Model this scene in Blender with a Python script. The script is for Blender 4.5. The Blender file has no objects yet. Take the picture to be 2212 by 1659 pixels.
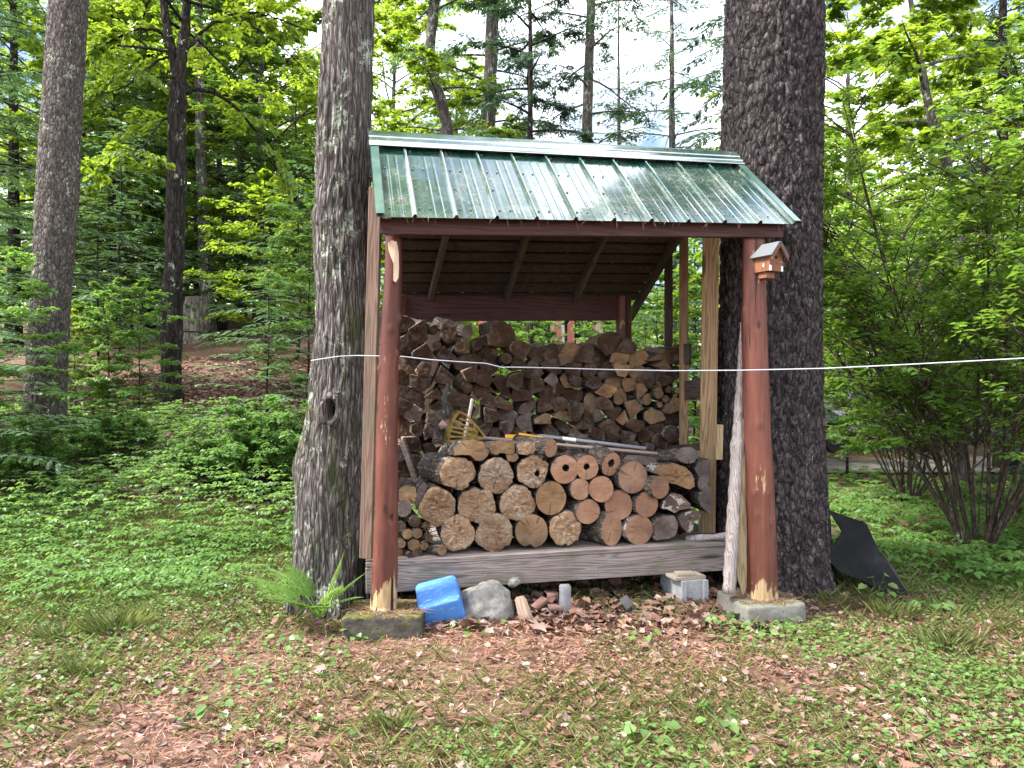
import bpy, math, random
import numpy as np
from mathutils import Vector, Matrix, noise
random.seed(7); np.random.seed(7)
sc = bpy.context.scene
COL = sc.collection
R = math.radians
PI = math.pi
# ---------------------------------------------------------------- camera, sky, sun, exposure
EYE = 1.55
FP = 1641.7                     # focal length in the units the photograph was measured in (2212 wide)
cam = bpy.data.cameras.new('camera'); cam.sensor_width = 36; cam.lens = FP / 2212 * 36
cam.clip_start = 0.05; cam.clip_end = 2000
camo = bpy.data.objects.new('camera', cam); COL.objects.link(camo)
camo.location = (0, 0, EYE); camo.rotation_euler = (R(90), 0, 0)
sc.camera = camo
SUN_EL, SUN_AZ = R(50), R(-102)  # behind the shed, a little to the left (azimuth from +Y towards +X)
w = bpy.data.worlds.new('World'); sc.world = w; w.use_nodes = True
wn = w.node_tree; wn.nodes.clear()
sky = wn.nodes.new('ShaderNodeTexSky'); sky.sky_type = 'NISHITA'; sky.sun_disc = False
sky.sun_elevation = SUN_EL; sky.sun_rotation = SUN_AZ; sky.air_density = 1.0; sky.dust_density = 1.5
bg = wn.nodes.new('ShaderNodeBackground'); bg.inputs['Strength'].default_value = 0.12
wo = wn.nodes.new('ShaderNodeOutputWorld')
tc = wn.nodes.new('ShaderNodeTexCoord')
cn = wn.nodes.new('ShaderNodeTexNoise'); cn.inputs['Scale'].default_value = 2.3; cn.inputs['Detail'].default_value = 7
cn.inputs['Roughness'].default_value = 0.55; cn.inputs['Distortion'].default_value = 0.3
wn.links.new(tc.outputs['Generated'], cn.inputs['Vector'])
cr = wn.nodes.new('ShaderNodeValToRGB')
cr.color_ramp.elements[0].position = 0.44; cr.color_ramp.elements[1].position = 0.56
wn.links.new(cn.outputs['Fac'], cr.inputs['Fac'])
cm = wn.nodes.new('ShaderNodeMix'); cm.data_type = 'RGBA'
wn.links.new(cr.outputs['Color'], cm.inputs[0]); wn.links.new(sky.outputs['Color'], cm.inputs[6])
cm.inputs[7].default_value = (13.5, 13.9, 15.0, 1)          # sunlit cloud
wn.links.new(cm.outputs[2], bg.inputs['Color']); wn.links.new(bg.outputs['Background'], wo.inputs['Surface'])
sl = bpy.data.lights.new('sun', 'SUN'); sl.energy = 5.0; sl.angle = R(11); sl.color = (1.0, 0.97, 0.92)
so = bpy.data.objects.new('sun', sl); COL.objects.link(so)
sdir = Vector((math.sin(SUN_AZ) * math.cos(SUN_EL), math.cos(SUN_AZ) * math.cos(SUN_EL), math.sin(SUN_EL)))
so.rotation_euler = sdir.to_track_quat('Z', 'Y').to_euler(); so.location = sdir * 40
vs = sc.view_settings; vs.view_transform = 'Standard'; vs.look = 'None'; vs.gamma = 1; vs.exposure = 1.35
cy = sc.cycles
cy.max_bounces = 7; cy.diffuse_bounces = 4; cy.glossy_bounces = 3; cy.transmission_bounces = 4; cy.transparent_max_bounces = 8
cy.sample_clamp_indirect = 6; cy.use_denoising = True; cy.caustics_reflective = False; cy.caustics_refractive = False

# ---------------------------------------------------------------- helpers
def P(x, y, d):                 # a measured point of the photograph put at its distance d
    return Vector(((x - 1106) / FP * d, d, EYE - (y - 829.5) / FP * d))
def sstep(a, b, x):
    t = np.clip((np.asarray(x, float) - a) / (b - a), 0, 1); return t * t * (3 - 2 * t)
def ZT(x, y):                   # height of the terrain
    x = np.asarray(x, float); y = np.asarray(y, float)
    wl = sstep(-0.6, -4.0, x) if False else 1 - sstep(-4.0, -0.6, x)
    r = np.maximum(0, y - 5.8)
    up = 0.25 * r * r / (r + 1.8)
    up = 9 * (1 - np.exp(-up / 9))
    back = 0.02 * np.maximum(0, y - 12)
    return wl * up + (1 - wl) * np.minimum(back, 2.0)
def G(x, y):                    # point of the terrain seen at a measured point
    d = 3.0
    while d < 90:
        p = P(x, y, d)
        if p.z <= float(ZT(p.x, p.y)): return p
        d += 0.02
    return P(x, y, 40)
def ground(x, y): return Vector((x, y, float(ZT(x, y))))
def tag(o, label=None, cat=None, group=None, kind=None):
    if label: o['label'] = label
    if cat: o['category'] = cat
    if group: o['group'] = group
    if kind: o['kind'] = kind
    return o
ORG = {}
def empty(name, loc, label, cat, group=None):
    o = bpy.data.objects.new(name, None); COL.objects.link(o); o.location = loc; o.empty_display_size = 0.1
    ORG[o.name] = Vector(loc)
    return tag(o, label, cat, group)
def root_loc(o):
    while o.parent: o = o.parent
    return ORG.get(o.name, Vector((0, 0, 0)))
def link(name, me, mat, parent=None, loc=None, mw=None, smooth=True):
    """one mesh object; loc / mw are world placements (parents are never rotated while building)"""
    o = bpy.data.objects.new(name, me); COL.objects.link(o)
    for m in (mat if isinstance(mat, (list, tuple)) else [mat]): me.materials.append(m)
    if smooth and len(me.polygons): me.polygons.foreach_set('use_smooth', [True] * len(me.polygons))
    m = mw if mw is not None else Matrix.Translation(loc if loc is not None else (0, 0, 0))
    if parent:
        o.parent = parent
        rel = PW.get(parent.name, Matrix.Translation(ORG.get(parent.name, Vector((0, 0, 0)))))
        o.matrix_local = rel.inverted() @ m
    else:
        o.matrix_local = m
        ORG[o.name] = m.translation.copy()
    PW[o.name] = m.copy()
    return o
PW = {}
class MB:
    def __init__(s): s.v = []; s.f = []; s.m = []
    def add(s, vs, fs, mi=0):
        b = len(s.v); s.v += [tuple(v) for v in vs]
        for f in fs: s.f.append([i + b for i in f]); s.m.append(mi)
    def box(s, c, size, rot=None, mi=0, ch=0.0):
        hx, hy, hz = [q / 2 for q in size]; c = Vector(c); rot = rot or Matrix.Identity(3)
        if ch <= 0:
            vs = [Vector((sx * hx, sy * hy, sz * hz)) for sx in (-1, 1) for sy in (-1, 1) for sz in (-1, 1)]
            fs = [(0, 1, 3, 2), (4, 6, 7, 5), (0, 4, 5, 1), (2, 3, 7, 6), (0, 2, 6, 4), (1, 5, 7, 3)]
        else:
            pr = [(hy, hz - ch), (hy - ch, hz), (-hy + ch, hz), (-hy, hz - ch), (-hy, -hz + ch), (-hy + ch, -hz), (hy - ch, -hz), (hy, -hz + ch)]
            xs = [(-hx, .85), (-hx + ch, 1), (hx - ch, 1), (hx, .85)]
            vs = []
            for X, k in xs:
                kk = 1 if k == 1 else None
                for (Y, Z) in pr:
                    if kk: vs.append(Vector((X, Y, Z)))
                    else: vs.append(Vector((X, Y - math.copysign(min(ch, abs(Y)), Y), Z - math.copysign(min(ch, abs(Z)), Z))))
            fs = []
            for i in range(3):
                for j in range(8):
                    fs.append((i * 8 + j, i * 8 + (j + 1) % 8, i * 8 + 8 + (j + 1) % 8, i * 8 + 8 + j))
            fs.append(tuple(range(8))); fs.append(tuple(range(31, 23, -1)))
        s.add([rot @ v + c for v in vs], fs, mi)
    def tube(s, pts, rad, seg=8, cap=True, mi=0, nz=0.0, sd=0):
        V, F = tube_np(pts, rad, seg, nz, sd)
        s.add(V.tolist(), F.tolist(), mi)
        if cap:
            n = len(pts); b = len(s.v) - n * seg
            s.f.append([b + i for i in range(seg)][::-1]); s.m.append(mi)
            s.f.append([b + (n - 1) * seg + i for i in range(seg)]); s.m.append(mi)
    def mesh(s, name):
        me = bpy.data.meshes.new(name); me.from_pydata(s.v, [], s.f)
        if any(s.m): me.polygons.foreach_set('material_index', s.m)
        me.update(); return me
    def build(s, name, mat, parent=None, loc=None, smooth=False):
        """verts are in world space; the origin goes to loc (top level) or to the root's base (parts)"""
        o = root_loc(parent) if parent else Vector(loc if loc is not None else (0, 0, 0))
        s.v = [(v[0] - o.x, v[1] - o.y, v[2] - o.z) for v in s.v]
        return link(name, s.mesh(name), mat, parent, loc=o, smooth=smooth)
def tube_np(pts, rad, seg=8, nz=0.0, sd=0):
    pts = np.array([tuple(p) for p in pts], float); n = len(pts)
    rad = np.broadcast_to(np.array(rad, float), (n,))
    T = np.gradient(pts, axis=0); T /= np.linalg.norm(T, axis=1)[:, None] + 1e-9
    ref = np.array((1, 0, 0.0)) if abs(T[0][0]) < 0.8 else np.array((0, 1.0, 0))
    U = np.cross(T, ref); U /= np.linalg.norm(U, axis=1)[:, None] + 1e-9
    W = np.cross(T, U)
    a = np.arange(seg) / seg * 2 * PI
    rr = rad[:, None] * np.ones(seg)[None]
    if nz: rr = rr * (1 + nz * np.random.RandomState(sd).uniform(-1, 1, rr.shape))
    V = pts[:, None] + rr[..., None] * (np.cos(a)[None, :, None] * U[:, None] + np.sin(a)[None, :, None] * W[:, None])
    i, j = np.meshgrid(np.arange(n - 1), np.arange(seg), indexing='ij')
    F = np.stack([i * seg + j, i * seg + (j + 1) % seg, (i + 1) * seg + (j + 1) % seg, (i + 1) * seg + j], -1).reshape(-1, 4)
    return V.reshape(-1, 3), F
def np_mesh(name, V, F, mi=None):
    me = bpy.data.meshes.new(name); V = np.asarray(V, np.float32); F = np.asarray(F, np.int32)
    me.vertices.add(len(V)); me.vertices.foreach_set('co', V.ravel())
    me.loops.add(F.size); me.loops.foreach_set('vertex_index', F.ravel())
    me.polygons.add(len(F)); me.polygons.foreach_set('loop_start', np.arange(len(F), dtype=np.int32) * F.shape[1])
    if mi is not None: me.polygons.foreach_set('material_index', np.asarray(mi, np.int32))
    me.update(calc_edges=True); return me
def nrm(a): return a / (np.linalg.norm(a, axis=-1, keepdims=True) + 1e-9)
def frame(axis, up=Vector((0, 0, 1))):  # local X along axis, Z near up
    x = Vector(axis).normalized(); y = up.cross(x)
    if y.length < 1e-3: y = Vector((0, 1, 0)).cross(x)
    y.normalize(); z = x.cross(y); return Matrix((x, y, z)).transposed()
def beam(name, A, B, wd, ht, mat, parent=None, up=Vector((0, 0, 1)), ch=0.004, warp=0.0):
    """a squared timber from A to B; its own X axis runs along the grain"""
    A = Vector(A); B = Vector(B); L = (B - A).length; rot = frame(B - A, up)
    mb = MB(); mb.box((0, 0, 0), (L, wd, ht), ch=ch)
    return link(name, mb.mesh(name), mat, parent, mw=Matrix.Translation((A + B) / 2) @ rot.to_4x4(), smooth=False)

# ---------------------------------------------------------------- node materials
class W:
    def __init__(s, name):
        s.mat = bpy.data.materials.new(name); s.mat.use_nodes = True; s.nt = s.mat.node_tree; s.nt.nodes.clear()
        s.out = s.nt.nodes.new('ShaderNodeOutputMaterial'); s._c = None
    def n(s, t, **kw):
        nd = s.nt.nodes.new('ShaderNode' + t)
        for k, v in kw.items(): setattr(nd, k, v)
        return nd
    def set(s, sock, v):
        if v is None: return
        if isinstance(v, bpy.types.NodeSocket): s.nt.links.new(v, sock)
        else:
            if isinstance(v, (int, float)) and sock.type == 'RGBA': v = (v, v, v)
            if isinstance(v, (tuple, list)) and sock.type == 'RGBA' and len(v) == 3: v = (*v, 1)
            sock.default_value = v
    def co(s, scale=(1, 1, 1), src='Object', rot=(0, 0, 0)):
        if s._c is None: s._c = s.n('TexCoord')
        m = s.n('Mapping'); s.set(m.inputs['Vector'], s._c.outputs[src]); s.set(m.inputs['Scale'], scale); s.set(m.inputs['Rotation'], rot)
        r = s.n('ObjectInfo')           # every object takes its own piece of the pattern
        ad = s.n('VectorMath', operation='MULTIPLY_ADD'); cb = s.n('CombineXYZ')
        for i in range(3): s.set(cb.inputs[i], r.outputs['Random'])
        s.set(ad.inputs[0], cb.outputs[0]); s.set(ad.inputs[1], (17.0, 31.0, 23.0)); s.set(ad.inputs[2], m.outputs[0])
        return ad.outputs[0]
    def raw(s, src='Object'):
        if s._c is None: s._c = s.n('TexCoord')
        return s._c.outputs[src]
    def noise(s, vec, scale=5, detail=5, rough=.6, dist=0):
        t = s.n('TexNoise'); s.set(t.inputs['Vector'], vec)
        for k, v in (('Scale', scale), ('Detail', detail), ('Roughness', rough), ('Distortion', dist)): s.set(t.inputs[k], v)
        return t.outputs['Fac']
    def voro(s, vec, scale=5, feature='F1', out='Distance', rnd=1.0):
        t = s.n('TexVoronoi', feature=feature); s.set(t.inputs['Vector'], vec); s.set(t.inputs['Scale'], scale); s.set(t.inputs['Randomness'], rnd)
        return t.outputs[out]
    def wave(s, vec, scale=5, dist=4, detail=3, dscale=1.0, typ='BANDS', d='Y', rough=.6):
        t = s.n('TexWave', wave_type=typ)
        if typ == 'BANDS': t.bands_direction = d
        else: t.rings_direction = d
        s.set(t.inputs['Vector'], vec)
        for k, v in (('Scale', scale), ('Distortion', dist), ('Detail', detail), ('Detail Scale', dscale), ('Detail Roughness', rough)): s.set(t.inputs[k], v)
        return t.outputs['Fac']
    def ramp(s, fac, *stops, interp='LINEAR'):
        t = s.n('ValToRGB'); s.set(t.inputs['Fac'], fac); e = t.color_ramp.elements; t.color_ramp.interpolation = interp
        while len(e) < len(stops): e.new(0.5)
        for i, (p, c) in enumerate(stops):
            e[i].position = p; c = (c, c, c) if isinstance(c, (int, float)) else c; e[i].color = (*c[:3], 1)
        return t.outputs['Color']
    def mix(s, fac, a, b, mode='MIX'):
        t = s.n('Mix', data_type='RGBA', blend_type=mode); s.set(t.inputs[0], fac); s.set(t.inputs[6], a); s.set(t.inputs[7], b); return t.outputs[2]
    def math(s, op, a, b=None, clamp=False):
        t = s.n('Math', operation=op, use_clamp=clamp); s.set(t.inputs[0], a)
        if b is not None: s.set(t.inputs[1], b)
        return t.outputs[0]
    def sep(s, vec):
        t = s.n('SeparateXYZ'); s.set(t.inputs[0], vec); return t.outputs
    def rand(s): return s.n('ObjectInfo').outputs['Random']
    def island(s): return s.n('NewGeometry').outputs['Random Per Island']
    def bump(s, h, strength=.5, dist=.01, normal=None):
        t = s.n('Bump'); s.set(t.inputs['Height'], h); s.set(t.inputs['Strength'], strength); s.set(t.inputs['Distance'], dist)
        if normal is not None: s.set(t.inputs['Normal'], normal)
        return t.outputs[0]
    def pbr(s, col, rough=.8, normal=None, spec=.3, metal=0, coat=0, ior=None, coatr=.1):
        b = s.n('BsdfPrincipled'); s.set(b.inputs['Base Color'], col); s.set(b.inputs['Roughness'], rough); s.set(b.inputs['Specular IOR Level'], spec)
        s.set(b.inputs['Metallic'], metal); s.set(b.inputs['Coat Weight'], coat); s.set(b.inputs['Coat Roughness'], coatr); s.set(b.inputs['Coat IOR'], 1.5 if not ior else ior)
        if ior: s.set(b.inputs['IOR'], ior)
        if normal is not None: s.set(b.inputs['Normal'], normal)
        s.nt.links.new(b.outputs[0], s.out.inputs['Surface']); return s.mat
    def leaf(s, col, tcol, rough=.45, gloss=.06, tf=.45):
        d = s.n('BsdfDiffuse'); s.set(d.inputs[0], col)
        t = s.n('BsdfTranslucent'); s.set(t.inputs[0], tcol)
        m = s.n('MixShader'); s.set(m.inputs[0], tf); s.nt.links.new(d.outputs[0], m.inputs[1]); s.nt.links.new(t.outputs[0], m.inputs[2])
        g = s.n('BsdfGlossy'); s.set(g.inputs['Roughness'], rough); s.set(g.inputs[0], (1, 1, 1, 1))
        m2 = s.n('MixShader'); s.set(m2.inputs[0], gloss); s.nt.links.new(m.outputs[0], m2.inputs[1]); s.nt.links.new(g.outputs[0], m2.inputs[2])
        s.nt.links.new(m2.outputs[0], s.out.inputs['Surface']); return s.mat
def leaf_mat(name, c0, c1, t0, t1, clump=1.2, gloss=.06, tf=.45):
    k = W(name); v = k.co(); i = k.island(); n = k.noise(v, clump, 2)
    f = k.math('ADD', k.math('MULTIPLY', i, .55), k.math('MULTIPLY', n, .5))
    return k.leaf(k.ramp(f, (.2, c0), (.8, c1)), k.ramp(f, (.2, t0), (.8, t1)), gloss=gloss, tf=tf)
# ---------------------------------------------------------------- materials
def bark_mat(name, dark, mid, light, sc_=(9, 9, 2.2), lichen=0.0, moss=0.0, bump=.8, bd=.02, lich_c=(.42, .47, .36)):
    k = W(name); v = k.co(sc_)
    n1 = k.noise(v, 2.2, 8, .68, .3); c = k.voro(v, 1.7, 'DISTANCE_TO_EDGE'); cr = k.math('MULTIPLY', c, 4, True)
    col = k.ramp(n1, (.3, dark), (.5, mid), (.72, light))
    fine = k.noise(k.co((40, 40, 12)), 1.2, 5, .7)
    cell = k.sep(k.voro(v, 1.7, 'F1', 'Color'))[0]; col = k.mix(.75, col, k.ramp(cell, (0, .5), (.6, .95), (1, 1.25)), 'MULTIPLY'); col = k.mix(k.ramp(c, (.015, .85), (.11, 0.0)), col, dark)
    col = k.mix(.55, col, k.ramp(fine, (.25, .25), (.7, 1.0)), 'MULTIPLY')
    if lichen:
        l = k.noise(k.co((3.2, 3.2, 2.0)), 1.7, 8, .72, .4); l2 = k.noise(k.co((30, 30, 24)), 1.5, 4, .6)
        f = k.math('MULTIPLY', k.ramp(l, (.60 - lichen * .12, 0.0), (.64 - lichen * .12, 1.0)), k.ramp(l2, (.42, 0.0), (.5, 1.0)))
        col = k.mix(f, col, lich_c)
    if moss:
        m = k.noise(k.co((2.6, 2.6, .8)), 1.3, 6, .65); z = k.sep(k.raw())[2]
        zz = k.math('ADD', m, k.math('MULTIPLY', z, -.03))
        f = k.ramp(zz, (.62 - moss * .15, 0.0), (.7 - moss * .15, .8))
        col = k.mix(f, col, (.06, .075, .022))
    h = k.math('ADD', k.math('MULTIPLY', cr, .7), k.math('MULTIPLY', n1, .9)); h = k.math('ADD', h, k.math('MULTIPLY', fine, .35))
    return k.pbr(col, .92, k.bump(h, bump, bd), .15)
BARK_L = bark_mat('maple_bark', (.05, .043, .04), (.19, .165, .15), (.42, .375, .345), (22, 22, 3.2), .35, .8, 1, .03)
BARK_R = bark_mat('pine_bark', (.03, .024, .025), (.105, .088, .088), (.23, .195, .195), (15, 15, 6.0), -.45, .05, 1, .03)
BARK_A = bark_mat('plated_bark', (.05, .042, .038), (.15, .128, .112), (.28, .25, .225), (15, 15, 6.5), .1, .2, .9, .02)
BARK_D = bark_mat('dark_bark', (.012, .01, .009), (.045, .036, .032), (.10, .09, .078), (9, 9, 2.2), .05, .3, .9, .02)
BARK_G = bark_mat('grey_bark', (.05, .042, .038), (.13, .112, .1), (.25, .225, .2), (9, 9, 2.5), .3, .1, .8, .015)
BARK_S = bark_mat('shrub_bark', (.035, .026, .02), (.1, .075, .058), (.2, .16, .125), (14, 14, 4), .1, .1, .6, .006)
LOGBARK = bark_mat('log_bark', (.035, .028, .025), (.12, .095, .08), (.26, .22, .19), (22, 22, 8), .3, .0, .9, .008, (.38, .37, .33))
STUMP = bark_mat('stump_wood', (.12, .09, .08), (.36, .30, .27), (.60, .54, .50), (6, 6, 1.4), .1, .2, 1, .03)

def wood_mat(name, c0, c1, c2, grain=14, rough=.75, axis='X', knots=True, bump=.25, stain=None, spec=.25):
    """timber with its grain along one of its own axes"""
    k = W(name); q = {'X': (.55, 9, 9), 'Z': (9, 9, .55)}[axis]
    v = k.co(q); base = k.noise(v, 1.0, 4, .55)
    vv = k.n('VectorMath', operation='ADD'); k.set(vv.inputs[0], v)
    cb = k.n('CombineXYZ'); k.set(cb.inputs[1 if axis == 'X' else 0], k.math('MULTIPLY', base, 3.2)); k.set(vv.inputs[1], cb.outputs[0])
    g = k.wave(vv.outputs[0], grain / 4.5, 1.6, 3, 1.2, 'BANDS', 'DIAGONAL', .65)
    f = k.noise(k.co({'X': (3, 110, 110), 'Z': (110, 110, 3)}[axis]), 1, 5, .7)
    col = k.mix(k.math('MULTIPLY', k.math('POWER', g, 2.2), .62), k.ramp(base, (.3, c1), (.7, c2)), c0)
    col = k.mix(.35, col, k.ramp(f, (.3, .45), (.65, 1.0)), 'MULTIPLY')
    if knots:
        d = k.voro(k.co({'X': (1.1, 6, 6), 'Z': (6, 6, 1.1)}[axis]), .9)
        col = k.mix(k.ramp(d, (.06, .85), (.12, 0.0)), col, tuple(x * .45 for x in c0))
    col = k.mix(.5, col, k.ramp(k.rand(), (0, .78), (1, 1.08)), 'MULTIPLY')
    if stain:
        s_ = k.noise(k.co((1.5, 1.5, 1.5)), 1.4, 5, .6); col = k.mix(k.ramp(s_, (.5, 0.0), (.68, .7)), col, stain)
    return k.pbr(col, rough, k.bump(k.math('ADD', g, f), bump, .004), spec)
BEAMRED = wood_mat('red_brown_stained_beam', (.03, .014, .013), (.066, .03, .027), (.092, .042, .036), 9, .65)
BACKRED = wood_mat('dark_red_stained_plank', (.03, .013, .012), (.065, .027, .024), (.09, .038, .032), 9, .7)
DECKW = wood_mat('weathered_deck_plank', (.085, .066, .06), (.22, .18, .165), (.31, .26, .24), 12, .85, stain=(.10, .105, .06), bump=.4)
PTPOST = wood_mat('pressure_treated_post', (.11, .062, .03), (.30, .19, .10), (.38, .26, .145), 10, .8)
OLDPLANK = wood_mat('brown_grey_plank', (.07, .042, .032), (.17, .105, .078), (.24, .16, .12), 9, .8, stain=(.10, .10, .06))
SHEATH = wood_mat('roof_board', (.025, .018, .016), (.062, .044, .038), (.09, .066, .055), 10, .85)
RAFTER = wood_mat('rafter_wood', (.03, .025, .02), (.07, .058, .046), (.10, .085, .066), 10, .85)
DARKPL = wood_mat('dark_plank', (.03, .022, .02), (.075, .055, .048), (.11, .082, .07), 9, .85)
GREYW = wood_mat('silver_grey_stick', (.12, .095, .085), (.40, .34, .315), (.56, .50, .47), 16, .85, 'Z', True, .5)
YELW = wood_mat('yellow_split_plank', (.19, .125, .06), (.42, .31, .17), (.52, .40, .24), 12, .8, 'Z', False)
SCRAP = wood_mat('scrap_board', (.16, .12, .09), (.34, .28, .22), (.44, .37, .30), 10, .85)
BHOUSE = wood_mat('cedar', (.10, .04, .02), (.22, .09, .045), (.28, .125, .065), 14, .6, 'Z', False)
RAILW = wood_mat('new_lumber', (.36, .25, .12), (.60, .44, .25), (.68, .52, .32), 10, .8)

k = W('red_painted_log'); v = k.raw(); z = k.sep(v)[2]
n1 = k.noise(k.co((3, 3, .8)), 1.5, 5, .6); pe = k.noise(k.co((38, 38, 5.5)), 1, 4, .65)
red = k.ramp(k.math('ADD', k.math('MULTIPLY', n1, .7), k.math('MULTIPLY', k.noise(k.co((14, 14, 2.2)), 1, 5, .7), .32)), (.3, (.045, .015, .011)), (.46, (.10, .031, .021)), (.64, (.185, .066, .044)))
bare = k.ramp(k.noise(k.co((60, 60, 6)), 1, 3), (.3, (.30, .20, .10)), (.7, (.50, .38, .21)))
n2p = k.noise(k.co((70, 70, 9)), 1, 5, .75)
low = k.math('MULTIPLY', k.math('SUBTRACT', .19, z), .75)         # the paint has worn off towards the foot
fl = k.math('ADD', k.math('MAXIMUM', low, -.03), k.noise(k.co((5, 5, 2.2)), 1, 4)); fl = k.math('ADD', fl, k.math('ADD', k.math('MULTIPLY', pe, .35), k.math('MULTIPLY', n2p, .3)))
peel = k.ramp(fl, (.93, 0.0), (.96, 1.0))
crk = k.noise(k.co((24, 24, .5)), 1, 3, .5)
col = k.mix(peel, red, bare); col = k.mix(k.ramp(crk, (.375, 1.0), (.39, 0.0)), col, (.03, .012, .01))
kn = k.voro(k.co((7, 7, 3.2)), 1); col = k.mix(k.ramp(kn, (.07, .9), (.13, 0.0)), col, (.035, .014, .010)); gs_ = k.noise(k.co((45, 45, 2)), 1, 5, .7); col = k.mix(.5, col, k.ramp(gs_, (.32, .45), (.6, 1.0)), 'MULTIPLY')
POSTRED = k.pbr(col, k.mix(peel, .5, .85), k.bump(k.math('ADD', k.math('MULTIPLY', peel, -.6), k.math('ADD', k.math('MULTIPLY', crk, .7), n1)), .5, .006), .3)
k = W('bare_pale_wood'); POSTBARE = k.pbr(k.ramp(k.noise(k.co((50, 50, 5)), 1, 4), (.3, (.40, .27, .18)), (.7, (.60, .46, .34))), .8)

def cut_mat(name, ca, cb, cc, crack, punky=0.0, fung=None, tint=None):
    """sawn end of a log: rings about its own axis, radial checks, stains"""
    k = W(name); v = k.raw(); s_ = k.sep(v)
    r = k.n('VectorMath', operation='LENGTH'); cb_ = k.n('CombineXYZ'); k.set(cb_.inputs[0], s_[0]); k.set(cb_.inputs[1], s_[1]); k.set(r.inputs[0], cb_.outputs[0])
    nz = k.noise(k.co((14, 14, 14)), 1, 5, .65); nl = k.noise(k.co((5, 5, 5)), 1, 4, .6)
    rg = k.math('SINE', k.math('ADD', k.math('MULTIPLY', r.outputs['Value'], 620), k.math('MULTIPLY', nz, 9)))
    col = k.ramp(nl, (.3, ca), (.5, cb), (.7, cc))
    col = k.mix(.22, col, k.ramp(rg, (0, .55), (1, 1.0)), 'MULTIPLY')
    saw = k.noise(k.co((12, 150, 12), rot=(0, 0, .6)), 1, 4, .6); col = k.mix(.35, col, k.ramp(saw, (.35, .5), (.6, 1.0)), 'MULTIPLY')
    ang = k.math('ARCTAN2', s_[1], s_[0]); cb2 = k.n('CombineXYZ'); k.set(cb2.inputs[0], k.math('MULTIPLY', ang, 1.6)); k.set(cb2.inputs[1], k.math('MULTIPLY', k.rand(), 40)); k.set(cb2.inputs[2], k.math('MULTIPLY', r.outputs['Value'], 2.5))
    ck = k.noise(cb2.outputs[0], 2.4, 2, .4); col = k.mix(k.math('MULTIPLY', k.ramp(ck, (.325, .8), (.345, 0.0)), k.ramp(nl, (.42, 0.0), (.5, 1.0))), col, crack)
    st = k.noise(k.co((7, 7, 7)), 1.4, 6, .7); col = k.mix(k.ramp(st, (.5, 0.0), (.68, .28 if punky else .5)), col, (.17, .145, .13))
    h = k.math('ADD', nz, k.math('MULTIPLY', saw, .6))
    if punky:
        p = k.noise(k.co((26, 60, 30)), 1.3, 8, .75, 1.2); col = k.mix(punky, col, k.ramp(p, (.32, .22), (.5, .85), (.68, 1.25)), 'MULTIPLY'); h = k.math('ADD', h, k.math('MULTIPLY', p, 2))
    if fung:
        f = k.noise(k.co((13, 13, 13)), 1, 5, .6); col = k.mix(k.ramp(f, (.54, 0.0), (.58, 1.0)), col, fung)
    col = k.mix(.6, col, k.ramp(k.rand(), (0, (.72, .74, .78)), (.5, (.95, .95, .95)), (1, (1.15, 1.06, .96))), 'MULTIPLY')
    return k.pbr(col, .9, k.bump(h, 1 if punky else .5, .016 if punky else .004), .12)
CUT_PUNK = cut_mat('punky_log_end', (.48, .275, .15), (.72, .48, .30), (.80, .62, .45), (.2, .12, .06), .95)
CUT_RED = cut_mat('reddish_log_end', (.23, .12, .072), (.33, .185, .115), (.42, .26, .175), (.12, .06, .04))
CUT_GREY = cut_mat('greyed_log_end', (.075, .056, .05), (.135, .105, .094), (.22, .18, .165), (.06, .045, .04))
CUT_FUNG = cut_mat('fungus_covered_log_end', (.14, .10, .085), (.24, .175, .15), (.30, .24, .21), (.06, .045, .04), .4, (.62, .57, .50))
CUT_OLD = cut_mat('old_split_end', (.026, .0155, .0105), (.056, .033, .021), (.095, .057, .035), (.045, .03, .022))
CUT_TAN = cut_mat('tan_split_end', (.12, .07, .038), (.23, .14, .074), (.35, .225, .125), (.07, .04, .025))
ROT = W('rotten_heart').pbr((.035, .022, .016), .95)
SPLIT = wood_mat('split_side', (.12, .08, .055), (.25, .175, .125), (.34, .25, .18), 14, .9, 'Z', False, .6)

k = W('green_metal_roof'); v = k.raw()
dirt = k.noise(k.co((3.0, 3.0, 3.0)), 1.6, 7, .7); d2 = k.noise(k.co((45, 45, 45)), 1, 4, .7); d3 = k.noise(k.co((1.2, 9, 9), rot=(0, .15, 0)), 1.3, 4, .6)
sp = k.voro(k.co((19, 19, 19)), 1.0)
gcol = k.ramp(dirt, (.35, (.006, .055, .038)), (.65, (.012, .085, .058)))
dm = k.math('MULTIPLY', k.ramp(dirt, (.44, 0.0), (.62, 1.0)), k.ramp(d2, (.4, 0.0), (.62, 1.0)))
col = k.mix(k.math('MULTIPLY', dm, .55), gcol, (.30, .28, .2)); spk = k.ramp(sp, (.09, 1.0), (.13, 0.0)); spk = k.math('MULTIPLY', spk, k.ramp(k.noise(k.co((5, 5, 5)), 1), (.45, 0.0), (.55, 1.0)))
col = k.mix(spk, col, (.06, .045, .03))
rough = k.ramp(k.math('ADD', k.math('MULTIPLY', dm, .3), d3), (.3, .12), (1.0, .30))
METAL = k.pbr(col, rough, k.bump(d2, .015, .002), 1.0, .3, 1.0, 2.3, .09)
k = W('green_trim'); METALTRIM = k.pbr(k.ramp(k.noise(k.co((8, 8, 8)), 1, 6, .7), (.4, (.014, .085, .06)), (.7, (.10, .16, .12))), .3, None, .9, 0, 1.0, 1.75)
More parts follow.
